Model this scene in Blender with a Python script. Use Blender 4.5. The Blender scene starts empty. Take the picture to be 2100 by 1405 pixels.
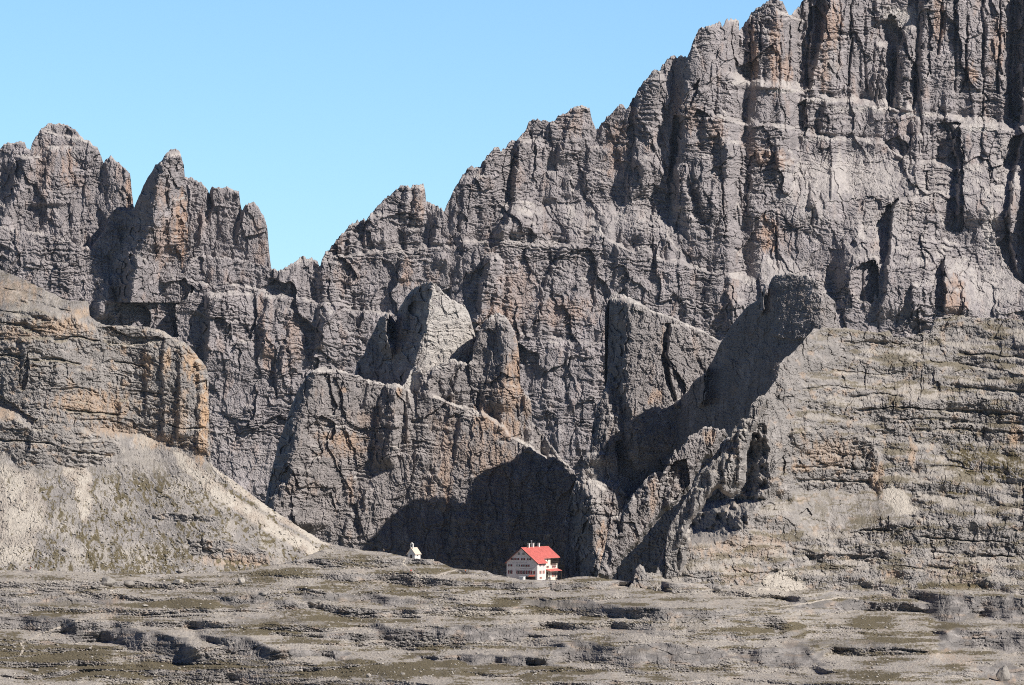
import bpy, math, random
import numpy as np
from mathutils import Vector

# ------------------------------------------------------------------ basics
K = 1.0944e-4            # tangent of one photo pixel
UC, VH = 1050.0, 870.0   # optical axis column, eye-level row
RES = 1.0
F = np.float32
SUN_AZ, SUN_EL = math.radians(57.0), math.radians(40.0)   # right of the viewer, above horizon
C = bpy.context.scene.collection

def world(u, v, Y):
    return (u - UC) * K * Y, Y, (VH - v) * K * Y

# ------------------------------------------------------------------ noise
_rng = np.random.default_rng(7)
_ang = _rng.random((256, 256)) * 2 * np.pi
_GX, _GY = np.cos(_ang).astype(F), np.sin(_ang).astype(F)
_RV = _rng.random((256, 256)).astype(F)
_RA = _rng.random((256, 256)).astype(F)
_RB = _rng.random((256, 256)).astype(F)

def perlin(x, y, seed=0):
    x = np.asarray(x, F) + F(seed * 17.31); y = np.asarray(y, F) + F(seed * 9.77)
    xi = np.floor(x); yi = np.floor(y)
    fx = x - xi; fy = y - yi
    xi = xi.astype(np.int32) & 255; yi = yi.astype(np.int32) & 255
    x1 = (xi + 1) & 255; y1 = (yi + 1) & 255
    sx = fx * fx * fx * (fx * (fx * 6 - 15) + 10)
    sy = fy * fy * fy * (fy * (fy * 6 - 15) + 10)
    a = _GX[yi, xi] * fx + _GY[yi, xi] * fy
    b = _GX[yi, x1] * (fx - 1) + _GY[yi, x1] * fy
    c = _GX[y1, xi] * fx + _GY[y1, xi] * (fy - 1)
    d = _GX[y1, x1] * (fx - 1) + _GY[y1, x1] * (fy - 1)
    a = a + sx * (b - a); c = c + sx * (d - c)
    return (a + sy * (c - a)) * F(1.5)

def fbm(x, y, octv=4, seed=0, gain=0.5):
    t = 0; amp = 1.0; f = 1.0
    for i in range(octv):
        t = t + F(amp) * perlin(x * F(f), y * F(f), seed + i * 3)
        amp *= gain; f *= 2.03
    return t

def ridged(x, y, octv=3, seed=0, gain=0.5):
    t = 0; amp = 1.0; f = 1.0; n = 0
    for i in range(octv):
        t = t + F(amp) * (1 - 2 * np.abs(perlin(x * F(f), y * F(f), seed + i * 5)))
        n += amp; amp *= gain; f *= 2.1
    return t / F(n)

def voro(x, y, seed=0, tilt=0.6):
    """cells stretched by the caller; returns a random step height per cell plus a per-cell slant"""
    x = np.asarray(x, F) + F(seed * 13.7); y = np.asarray(y, F) + F(seed * 5.3)
    xi = np.floor(x).astype(np.int32); yi = np.floor(y).astype(np.int32)
    best = np.full(x.shape, 9.0, F); val = np.zeros(x.shape, F); sec = np.full(x.shape, 9.0, F)
    for dj in (-1, 0, 1):
        for di in (-1, 0, 1):
            cx = xi + di; cy = yi + dj
            a = cy & 255; b = cx & 255
            dx = cx + _RA[a, b] - x; dy = cy + _RB[a, b] - y
            d = dx * dx + dy * dy
            m = d < best
            sec = np.where(m, best, np.minimum(sec, d))
            r = _RV[a, b]
            val = np.where(m, r + F(tilt) * ((_RA[b, a] - F(.5)) * dx + (_RB[b, a] - F(.35)) * dy), val)
            best = np.where(m, d, best)
    return val, np.sqrt(best), np.sqrt(sec) - np.sqrt(best)

def sstep(a, b, x):
    t = np.clip((x - a) / (b - a), 0, 1)
    return t * t * (3 - 2 * t)

def blur_u(a, n):
    """box blur along columns"""
    if n < 1: return a
    p = np.pad(a, ((0, 0), (n, n)), mode='edge')
    c = np.cumsum(np.pad(p, ((0, 0), (1, 0))), axis=1, dtype=np.float64)
    return ((c[:, 2 * n + 1:] - c[:, :-2 * n - 1]) / (2 * n + 1)).astype(F)

def blur_v(a, n):
    return blur_u(a.T, n).T

# ------------------------------------------------------------------ relief features (depth in photo pixels, + = away)
class Rel:
    def __init__(s, U, V, seed=1, jit=3.0):
        s.U, s.V = U, V
        s.D = np.zeros(U.shape, F)
        s.j = (fbm(U / 22, V / 30, 3, seed) * F(jit)).astype(F)
        s.j2 = (fbm(U / 30, V / 16, 4, seed + 9) * F(jit)).astype(F)
        bj, _, _ = voro(U / 13 + fbm(U / 40, V / 40, 2, seed + 3), V / 20, seed + 5, .8)
        s.j = s.j * F(.6) + F(jit * 2.2) * (bj - F(.5))
        s.n1 = np.clip(.5 + .9 * fbm(U / 55, V / 400, 3, seed + 13), 0, 1).astype(F)
        s.n2 = np.clip(.5 + 1.0 * fbm(U / 38, V / 400, 3, seed + 17), 0, 1).astype(F)
    def _box(s, u0, u1, v0, v1):
        return np.nonzero((s.U > u0) & (s.U < u1) & (s.V > v0) & (s.V < v1))
    def _env(s, V, v0, v1, top, bot):
        t = np.clip((V - v0) / max(top, 1e-3), 0, 1)
        t = np.sqrt(np.clip(1 - (1 - t) ** 2, 0, 1))
        return t * sstep(0, 1, (v1 - V) / max(bot, 1e-3))
    def ridge(s, pts, A, wl=8, wr=50, top=14, bot=30, pw=1.0):
        """arete: steep drop to the left of the line, long fall to the right"""
        p = np.array(sorted(pts, key=lambda q: q[1]), F)
        v0, v1 = p[0, 1], p[-1, 1]
        ix = s._box(p[:, 0].min() - wl - 12, p[:, 0].max() + wr + 12, v0, v1)
        U, V = s.U[ix], s.V[ix]
        x = U - np.interp(V, p[:, 1], p[:, 0]).astype(F) + s.j[ix]
        f = np.where(x < 0, sstep(0, 1, 1 + x / wl), np.clip(1 - x / wr, 0, 1) ** pw)
        s.D[ix] -= A * f * s._env(V, v0, v1, top, bot)
    def pillar(s, pts, A, w, top=20, bot=30, skew=0.0):
        p = np.array(sorted(pts, key=lambda q: q[1]), F)
        v0, v1 = p[0, 1], p[-1, 1]
        ix = s._box(p[:, 0].min() - w - 10, p[:, 0].max() + w + 10, v0, v1)
        U, V = s.U[ix], s.V[ix]
        t = np.clip((V - v0) / max(top * 1.6, 1), 0, 1)
        ww = w * (0.45 + 0.55 * np.sqrt(t))
        x = (U - np.interp(V, p[:, 1], p[:, 0]).astype(F) + s.j[ix]) / ww
        f = np.clip(1 - np.abs(x), 0, 1) ** .45 * (x < 0) + np.clip((1 - np.abs(x)) * 1.5, 0, 1) * (x >= 0)
        s.D[ix] -= A * f * (1 + skew * x) * s._env(V, v0, v1, top, bot)
    def gully(s, pts, A, w, top=14, bot=25):
        p = np.array(sorted(pts, key=lambda q: q[1]), F)
        v0, v1 = p[0, 1], p[-1, 1]
        ix = s._box(p[:, 0].min() - 2 * w - 10, p[:, 0].max() + 2 * w + 10, v0, v1)
        U, V = s.U[ix], s.V[ix]
        x = (U - np.interp(V, p[:, 1], p[:, 0]).astype(F) + s.j[ix] * F(.6)) / w
        s.D[ix] += A * np.clip(1 - np.abs(x) ** 1.5, 0, 1) * s._env(V, v0, v1, top, bot)
    def crevice(s, pts, A, w=3, fade=12):
        """undercut bedding plane: a thin dark slot along a near-horizontal line"""
        p = np.array(sorted(pts), F); u0, u1 = p[0, 0], p[-1, 0]
        ix = s._box(u0, u1, p[:, 1].min() - w - 10, p[:, 1].max() + w + 10)
        U, V = s.U[ix], s.V[ix]
        d = V - np.interp(U, p[:, 0], p[:, 1]).astype(F) + s.j2[ix]
        ww = w * (.3 + 1.2 * s.n1[ix])
        s.D[ix] += A * np.clip(1.3 - np.abs(d / ww), 0, 1) * sstep(0, 1, (U - u0) / fade) * sstep(0, 1, (u1 - U) / fade)
    def ledge(s, pts, A, w=10, fade=40, span=None):
        """everything above the line steps back by A over w pixels"""
        p = np.array(sorted(pts), F)
        u0, u1 = p[0, 0], p[-1, 0]
        ix = s._box(u0, u1, -1e5, p[:, 1].max() + 12)
        U, V = s.U[ix], s.V[ix]
        d = np.interp(U, p[:, 0], p[:, 1]).astype(F) - V + s.j2[ix]
        n = s.n1[ix] if w < 40 else F(.5)
        f = sstep(0, 1, d / (w * (.35 + 1.3 * n)))
        f = f * (1 + (0 if w >= 40 else 1) * (s.n2[ix] - .5) * 1.3 * np.exp(-np.clip(d, 0, 400) / 35))
        if span: f = f * (1 - sstep(span * .5, span, d))
        s.D[ix] += A * f * sstep(0, 1, (U - u0) / fade) * sstep(0, 1, (u1 - U) / fade)
    def poly(s, pts, jit=1.0):
        p = np.array(pts, F)
        ix = s._box(p[:, 0].min() - 8, p[:, 0].max() + 8, p[:, 1].min() - 8, p[:, 1].max() + 8)
        x = s.U[ix] + s.j[ix] * F(jit); y = s.V[ix] + s.j2[ix] * F(jit)
        ins = np.zeros(x.shape, bool)
        n = len(p)
        for i in range(n):
            x0, y0 = p[i]; x1, y1 = p[(i + 1) % n]
            if y0 == y1: continue
            c = ((y0 > y) != (y1 > y)) & (x < (x1 - x0) * (y - y0) / (y1 - y0) + x0)
            ins ^= c
        return ix, ins
    def recess(s, pts, A, jit=1.0):
        ix, ins = s.poly(pts, jit)
        s.D[ix] += A * ins
    def pit_ramp(s, pts, A):
        """recess that is deepest at its right edge and runs out to the left"""
        ix, ins = s.poly(pts)
        p = np.array(pts); u0, u1 = p[:, 0].min(), p[:, 0].max()
        s.D[ix] += A * ins * (0.25 + 0.75 * (s.U[ix] - u0) / (u1 - u0))

def rock(U, V, big=(90, 190, 16), mid=(34, 95, 8), small=(13, 34, 3.2), strata=2.0, flute=1.4, rough=1.6,
         fine=0.9, dip=0.08, seed=1, band=9.0, facet=0):
    """craggy bedded limestone relief, in photo pixels"""
    wx = fbm(U / 60, V / 90, 3, seed) * F(14); wy = fbm(U / 70, V / 50, 3, seed + 4) * F(10)
    u = U + wx; v = V + wy + F(dip) * (U - UC) * -1
    u2 = U + fbm(U / 16, V / 22, 2, seed + 21) * F(5); v2 = v + fbm(U / 16, V / 14, 2, seed + 23) * F(4)
    D = np.zeros(U.shape, F)
    for (a, b, A), sd in ((big, 11), (mid, 12), (small, 13)):
        if A <= 0: continue
        x, y = (u, v) if sd < 12 else (u2, v2)
        val, d1, e = voro(x / F(a), y / F(b), seed + sd, 1.1)
        D += F(A) * (val - F(.5)) - F(A * .16) * np.clip(e * F(2.4), 0, 1) ** F(.6)
    if facet > 0:                               # broad planes broken along joints
        val, d1, e = voro(u / F(58) + fbm(U / 30, V / 40, 2, seed + 71) * F(.15), v / F(120), seed + 73, 2.6)
        D += F(facet) * (val - F(.5))
        val, d1, e = voro(u2 / F(24), v2 / F(44), seed + 75, 2.4)
        D += F(facet * .36) * (val - F(.5))
    # bedding
    q = v2 / F(band)
    st = perlin(q, U / F(420), seed + 31) + F(.8) * perlin(q * F(2.3), U / F(260), seed + 33)
    st = np.tanh(st * F(2.2)) * F(.8)
    loc = F(.15) + np.clip(fbm(U / 110, V / 90, 2, seed + 35) * F(1.3) + F(.6), 0, 1.6)
    D += F(strata) * st * loc
    # flutes
    loc2 = F(.1) + np.clip(fbm(U / 80, V / 120, 2, seed + 45) * F(1.4) + F(.4), 0, 1.6)
    D -= F(flute) * ridged(u2 / F(9), V / F(70), 3, seed + 41) * loc2
    loc3 = F(.25) + np.clip(fbm(U / 70, V / 70, 2, seed + 47) * F(1.6) + F(.4), 0, 1.6)
    D += F(rough) * fbm(U / 14, V / 18, 4, seed + 51, .6) * loc3
    # flat joint-bounded blocks
    bl, d1, e = voro(u2 / F(7), v2 / F(band * .8), seed + 55, .5)
    D += F(fine * 2.2) * (bl - F(.5)) * (F(.4) + loc * F(.6))
    D += F(fine) * perlin(U / F(3.1), V / F(2.7), seed + 61) + F(fine * .6) * perlin(U / F(1.7), V / F(1.5), seed + 63)
    return D

# ------------------------------------------------------------------ sheets
def outline(U1, pts, jag=2.0, seed=0):
    p = np.array(sorted(pts), np.float64)
    t = np.interp(U1, p[:, 0], p[:, 1])
    z = np.zeros_like(U1)
    t = t + jag * (fbm(U1 / 7, z, 3, seed + 70) + 1.1 * ridged(U1 / 19, z, 2, seed + 73)) * np.clip((U1 * 0 + 1), 0, 1)
    return t.astype(F)

def grid(u0, u1, du, top_pts, vbot, dv, jag=2.0, seed=0, power=1.0):
    du /= RES; dv /= RES
    nu = int((u1 - u0) / du) + 1
    U1 = np.linspace(u0, u1, nu)
    top = outline(U1, top_pts, jag, seed)
    V1 = np.arange(top.min(), vbot + dv, dv, dtype=F)
    V = np.maximum(V1[:, None], top[None, :])       # rows above the outline collapse onto it
    U = np.broadcast_to(U1.astype(F)[None, :], V.shape).copy()
    return U, V.astype(F), top, U1

def rect(u0, u1, du, top_pts, vbot, dv, jag=0.0, seed=0):
    """regular lattice over the same span as grid(); the relief is worked out here and then sampled"""
    du /= RES; dv /= RES
    U1 = np.linspace(u0, u1, int((u1 - u0) / du) + 1)
    top = outline(U1, top_pts, jag, seed)
    V1 = np.arange(top.min() - 4, vbot + dv, dv, dtype=F)
    U, V = np.meshgrid(U1.astype(F), V1)
    return U.copy(), V.copy(), top, U1

def warp_rows(V, top, vbot, arrs):
    """resample lattice arrays on rows that follow the outline"""
    v0 = V[0, 0]; dv = V[1, 0] - V[0, 0]
    nv = V.shape[0]
    W = np.maximum(V, top[None, :])
    f = np.clip((W - v0) / dv, 0, nv - 1.001).astype(F)
    i = f.astype(np.int32); f = (f - i).astype(F)
    cols = np.arange(V.shape[1])[None, :]
    return [W] + [a[i, cols] * (1 - f) + a[np.minimum(i + 1, nv - 1), cols] * f for a in arrs]

def crest(U, V, top, R=14, sh=(2, 4, 7, 11, 16, 22, 30)):
    """round the silhouette: the surface turns away near its outline"""
    D = np.zeros(U.shape, F)
    du = U[0, 1] - U[0, 0]
    nu = len(top)
    e = 0
    t = np.clip(1 - (V - top[None, :]) / F(R * 1.2), 0, 1)
    D += F(R * .8) * (1 - np.sqrt(np.clip(1 - t * t, 0, 1)))
    for s_ in sh:
        k = max(1, int(round(s_ / du)))
        for sg in (-1, 1):
            idx = np.clip(np.arange(nu) + sg * k, 0, nu - 1)
            D += F(R / len(sh) * .55) * sstep(-3, 5, top[idx][None, :] - V)
    return D

def make_mesh(name, P, faces_mask, attrs, mat):
    """P: (nv,nu,3); builds quads where faces_mask"""
    nv, nu = P.shape[:2]
    idx = np.arange(nv * nu, dtype=np.int32).reshape(nv, nu)
    q = np.stack([idx[:-1, :-1], idx[1:, :-1], idx[1:, 1:], idx[:-1, 1:]], -1)
    if faces_mask is not None: q = q[faces_mask]
    q = q.reshape(-1, 4)
    used = np.zeros(nv * nu, bool); used[q.ravel()] = True
    remap = np.cumsum(used, dtype=np.int32) - 1
    q = remap[q]
    co = P.reshape(-1, 3)[used].astype(F)
    me = bpy.data.meshes.new(name)
    me.vertices.add(len(co)); me.vertices.foreach_set('co', co.ravel())
    me.loops.add(q.size); me.loops.foreach_set('vertex_index', q.ravel().astype(np.int32))
    me.polygons.add(len(q)); me.polygons.foreach_set('loop_start', np.arange(0, q.size, 4, dtype=np.int32))
    me.update(calc_edges=True)
    for k, a in attrs.items():
        at = me.attributes.new(k, 'FLOAT', 'POINT')
        at.data.foreach_set('value', a.reshape(-1)[used].astype(F))
    me.polygons.foreach_set('use_smooth', np.zeros(len(q), bool))
    me.materials.append(mat)
    o = bpy.data.objects.new(name, me); C.objects.link(o)
    return o

def open_faces(V, top, nb):
    """quads that are not collapsed above the outline"""
    k = V[1:] > top[None, :] + 1e-3
    k = k[:, :-1] | k[:, 1:]
    return np.concatenate([np.ones((nb, V.shape[1] - 1), bool), k], 0)

def sheet_points(U, V, Yw, back=(6, 20, 50, 110, 220), drop=(1, 5, 20, 70, 260)):
    """unproject to the world and close the back of the mass behind its crest"""
    X, Y, Z = world(U, V, Yw)
    P = np.stack([X, Y, Z], -1)
    rows = []
    c = P[0]
    for b, d in zip(back, drop):
        r = c.copy(); r[:, 1] += b; r[:, 2] -= d
        r[:, 0] *= (c[:, 1] + b) / c[:, 1]
        rows.append(r)
    B = np.stack(rows[::-1], 0)
    return np.concatenate([B, P], 0), len(rows)

def padrows(a, n):
    return np.concatenate([np.repeat(a[:1], n, 0), a], 0)

def blobs(U, V, lst, seed=5):
    """stains of the rock itself: list of (u,v,ru,rv,strength)"""
    m = np.zeros(U.shape, F)
    n = fbm(U / 9, V / 22, 4, seed, .6)
    for (u, v, ru, rv, s_) in lst:
        ix = np.nonzero((np.abs(U - u) < 2 * ru) & (np.abs(V - v) < 2 * rv))
        d = ((U[ix] - u) / ru) ** 2 + ((V[ix] - v) / rv) ** 2
        m[ix] = np.maximum(m[ix], s_ * np.clip(1.15 - d * .8 + .9 * n[ix], 0, 1))
    return m

def lean(U, V, Dpx, n=3):
    dV = np.gradient(V, axis=0)
    g = -np.gradient(Dpx, axis=0) / np.maximum(dV, .02)
    return blur_u(blur_v(g, n), n)

def cliff_sheet(name, u0, u1, du, top_pts, vbot, dv, Y0, relief, rk, slope=0.3, jag=2.0, seed=1, R=12, orange=(), pale=(),
                mat=None, back=None, drop=None, tilt=0.0, uc=0.0, screeamt=1.0, jit=3.0, mask=None, dark=(), roll=36):
    U, V, top, U1 = grid(u0, u1, du, top_pts, vbot, dv, jag, seed)
    r = Rel(U, V, seed, jit)
    r.D += F(slope) * (vbot - V) + F(tilt) * (F(uc) - U)
    if relief: relief(r)
    r.D += crest(U, V, top, R)
    fmask = None
    if mask is not None:                        # a free-standing rib: its flanks roll away behind it
        ix, ins = r.poly(mask, 1.0)
        mk = np.zeros(U.shape, F); mk[ix] = ins
        soft = blur_u(blur_v(blur_u(blur_v(mk, 4), 4), 3), 3)
        r.D += F(roll) * np.clip(1.15 - soft * 1.25, 0, 1) ** 1.5
        fmask = blur_u(blur_v(mk, 5), 5) > .02
    big = r.D.copy()
    pm = blobs(U, V, pale, seed + 3) if len(pale) else None
    rr_ = rock(U, V, seed=seed, **rk)
    r.D += rr_ if pm is None else rr_ * (1 - F(.5) * np.clip(blur_u(blur_v(pm, 6), 6), 0, 1))
    s_ = K * Y0
    Yw = Y0 + r.D * F(s_)
    L = lean(U, V, r.D, 2)
    sc = np.clip(sstep(.75, 1.9, L) * screeamt * (F(.35) + F(1.1) * np.clip(fbm(U / 26, V / 40, 3, seed + 91) + F(.35), 0, 1)), 0, 1)
    if len(pale): sc = np.maximum(sc, pm)
    og = blobs(U, V, orange, seed + 6) if len(orange) else np.zeros(U.shape, F)
    # faint streaky warm stain everywhere
    og = np.maximum(og * F(.8), F(.30) * sstep(.35, .9, fbm(U / 30, V / 70, 4, seed + 80)))
    dk = blobs(U, V, dark, seed + 8) if len(dark) else np.zeros(U.shape, F)
    P, nb = sheet_points(U, V, Yw, back or (6, 20, 50, 110, 220), drop or (1, 5, 20, 70, 260))
    fm = open_faces(V, top, nb)
    if fmask is not None:
        fk = fmask[:-1, :-1] & fmask[1:, 1:] & fmask[:-1, 1:] & fmask[1:, :-1]
        fm[nb:] &= fk; fm[:nb] = False
    o = make_mesh(name, P, fm, dict(stain=padrows(og, nb), scree=padrows(sc, nb), grass=padrows(np.zeros(U.shape, F), nb), dark=padrows(dk, nb)), mat)
    o['kind'] = 'structure'
    return o
# ------------------------------------------------------------------ materials
def nd(t, typ, **kw):
    n = t.nodes.new(typ)
    for k, v in kw.items():
        if k == 'inp':
            for a, b in v.items(): n.inputs[a].default_value = b
        else: setattr(n, k, v)
    return n

def mixc(t, fac, a, b, mode='MIX'):
    n = t.nodes.new('ShaderNodeMix'); n.data_type = 'RGBA'; n.blend_type = mode
    for s_, x in ((0, fac), (6, a), (7, b)):
        if isinstance(x, (int, float)): n.inputs[s_].default_value = x
        elif isinstance(x, tuple): n.inputs[s_].default_value = (*x, 1)
        else: t.links.new(x, n.inputs[s_])
    return n.outputs[2]

def ramp(t, x, a, b, lo=0.0, hi=1.0):
    n = nd(t, 'ShaderNodeMapRange'); n.inputs[1].default_value = a; n.inputs[2].default_value = b
    n.inputs[3].default_value = lo; n.inputs[4].default_value = hi
    t.links.new(x, n.inputs[0]); return n.outputs[0]

def mulf(t, a, b):
    n = nd(t, 'ShaderNodeMath', operation='MULTIPLY')
    for i, x in enumerate((a, b)):
        if isinstance(x, (int, float)): n.inputs[i].default_value = x
        else: t.links.new(x, n.inputs[i])
    return n.outputs[0]

def noise(t, co, scale, detail=4, rough=.55, mp=None):
    if mp is not None:
        m = nd(t, 'ShaderNodeMapping'); m.inputs['Scale'].default_value = mp
        t.links.new(co, m.inputs['Vector']); co = m.outputs[0]
    n = nd(t, 'ShaderNodeTexNoise'); n.inputs['Scale'].default_value = scale
    n.inputs['Detail'].default_value = detail; n.inputs['Roughness'].default_value = rough
    t.links.new(co, n.inputs['Vector']); return n.outputs['Fac']

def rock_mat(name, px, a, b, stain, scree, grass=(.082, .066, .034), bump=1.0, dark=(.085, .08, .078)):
    m = bpy.data.materials.new(name); m.use_nodes = True; t = m.node_tree; t.nodes.clear()
    out = nd(t, 'ShaderNodeOutputMaterial'); bs = nd(t, 'ShaderNodeBsdfPrincipled')
    bs.inputs['Roughness'].default_value = .92; bs.inputs['Specular IOR Level'].default_value = .15
    co = nd(t, 'ShaderNodeTexCoord').outputs['Object']
    s_ = 1.0 / px
    n1 = noise(t, co, s_ / 60, 5, .6)
    n2 = noise(t, co, s_ / 9, 5, .65)
    n3 = noise(t, co, s_ / 2.2, 3, .6)
    st = noise(t, co, s_ / 12, 4, .6, (1, 1, .16))        # vertical water streaks
    bd = noise(t, co, s_ / 7, 3, .6, (.12, .12, 1))       # bedding tint
    col = mixc(t, ramp(t, n1, .35, .65), a, b)
    col = mixc(t, ramp(t, n2, .3, .7, 0, .55), col, tuple(x * .66 for x in a))
    col = mixc(t, ramp(t, st, .52, .70, 0, .62), col, tuple(x * .48 for x in b))
    n5 = noise(t, co, s_ / 28, 5, .62, (1, 1, .6))
    col = mixc(t, ramp(t, n5, .56, .66, 0, .6), col, tuple(min(1, x * 1.42) for x in a))
    col = mixc(t, ramp(t, n5, .44, .36, 0, .5), col, tuple(x * .62 for x in b))
    col = mixc(t, ramp(t, bd, .5, .75, 0, .35), col, tuple(min(1, x * 1.35) for x in a))
    def att(n): 
        q = nd(t, 'ShaderNodeAttribute'); q.attribute_name = n; return q.outputs['Fac']
    so = mixc(t, ramp(t, n2, .3, .7), stain, tuple(x * .7 for x in stain))
    col = mixc(t, mulf(t, att('stain'), ramp(t, st, .75, .35, .35, 1)), col, so)
    sc = mixc(t, ramp(t, n2, .3, .72), scree, tuple(x * .72 for x in scree))
    col = mixc(t, att('scree'), col, sc)
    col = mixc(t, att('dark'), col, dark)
    gr = mixc(t, ramp(t, n2, .35, .65), grass, tuple(x * 1.6 for x in grass))
    col = mixc(t, att('grass'), col, gr)
    col = mixc(t, ramp(t, n3, .52, .72, 0, .30), col, mixc(t, .5, col, (.62, .58, .52)))
    col = mixc(t, ramp(t, n3, .48, .3, 0, .5), col, mixc(t, .5, col, (.06, .055, .05)))
    t.links.new(col, bs.inputs['Base Color'])
    if bump:
        nb = noise(t, co, s_ / 2.6, 4, .7)
        bp = nd(t, 'ShaderNodeBump'); bp.inputs['Strength'].default_value = bump; bp.inputs['Distance'].default_value = px * 1.5
        t.links.new(nb, bp.inputs['Height']); t.links.new(bp.outputs[0], bs.inputs['Normal'])
    t.links.new(bs.outputs[0], out.inputs[0])
    return m

def flat_mat(name, col, rough=.7, var=.15, scale=2.0, spec=.3, mp=None):
    m = bpy.data.materials.new(name); m.use_nodes = True; t = m.node_tree
    bs = t.nodes['Principled BSDF']
    bs.inputs['Roughness'].default_value = rough; bs.inputs['Specular IOR Level'].default_value = spec
    co = nd(t, 'ShaderNodeTexCoord').outputs['Object']
    n = noise(t, co, scale, 4, .6, mp)
    c = mixc(t, ramp(t, n, .3, .7), tuple(x * (1 - var) for x in col), tuple(min(1, x * (1 + var)) for x in col))
    t.links.new(c, bs.inputs['Base Color'])
    return m

M_far = rock_mat('pale grey dolomite', .44, (.305, .274, .270), (.250, .227, .228), (.44, .29, .205), (.47, .43, .40))
M_mid = rock_mat('warm grey dolomite', .27, (.292, .262, .250), (.240, .219, .211), (.47, .32, .22), (.50, .46, .42))
M_near = rock_mat('weathered limestone', .20, (.290, .265, .246), (.228, .211, .198), (.50, .34, .215), (.49, .44, .375))

RK_FAR = dict(big=(85, 240, 7), mid=(26, 84, 7), small=(11, 18, 2.8), strata=3.6, flute=1.7, rough=1.4, fine=1.2, band=5.5, facet=12)
RK_TOW = dict(big=(60, 220, 6), mid=(24, 80, 6), small=(10, 24, 3.2), strata=1.8, flute=2.2, rough=1.5, fine=1.0, band=7, facet=7)

# ------------------------------------------------------------------ far wall
far_top = [(-260, 560), (-60, 470), (0, 462), (60, 474), (120, 484), (180, 505), (280, 518), (351, 535), (415, 520), (482, 527), (545, 543), (560, 550), (578, 552),
 (585, 545), (600, 540), (612, 528), (618, 525), (630, 527), (650, 532), (657, 545), (660, 530), (668, 515), (690, 490), (700, 478), (715, 460), (735, 450), (752, 447),
 (765, 430), (780, 415), (800, 395), (815, 385), (822, 378), (835, 376), (840, 381), (850, 376), (868, 378), (872, 390), (874, 412), (890, 415), (905, 425), (911, 428),
 (925, 400), (940, 370), (948, 355), (958, 344), (968, 339), (985, 341), (990, 328), (1005, 310), (1020, 300), (1028, 307), (1038, 305), (1043, 290), (1065, 280),
 (1075, 268), (1085, 247), (1102, 242), (1123, 246), (1130, 252), (1143, 234), (1162, 231), (1170, 221), (1190, 212), (1209, 216), (1212, 234), (1219, 254), (1222, 267),
 (1234, 249), (1250, 234), (1260, 222), (1270, 211), (1279, 214), (1285, 222), (1297, 200), (1304, 194), (1311, 174), (1331, 154), (1337, 144), (1354, 139), (1367, 120),
 (1381, 114), (1408, 112), (1416, 100), (1421, 80), (1428, 65), (1438, 53), (1464, 47), (1478, 43), (1481, 50), (1488, 38), (1498, 35), (1515, 40), (1516, 63),
 (1521, 53), (1535, 37), (1541, 23), (1558, 10), (1568, 7), (1573, 0), (1585, -4), (1600, 0), (1608, 8), (1617, 27), (1622, 27), (1635, 15), (1645, 2), (1655, -12),
 (1700, -40), (1720, -60), (1760, -50), (1800, -70), (1860, -75), (1900, -95), (1980, -110), (2060, -95), (2120, -120), (2200, -110), (2260, -130)]

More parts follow.
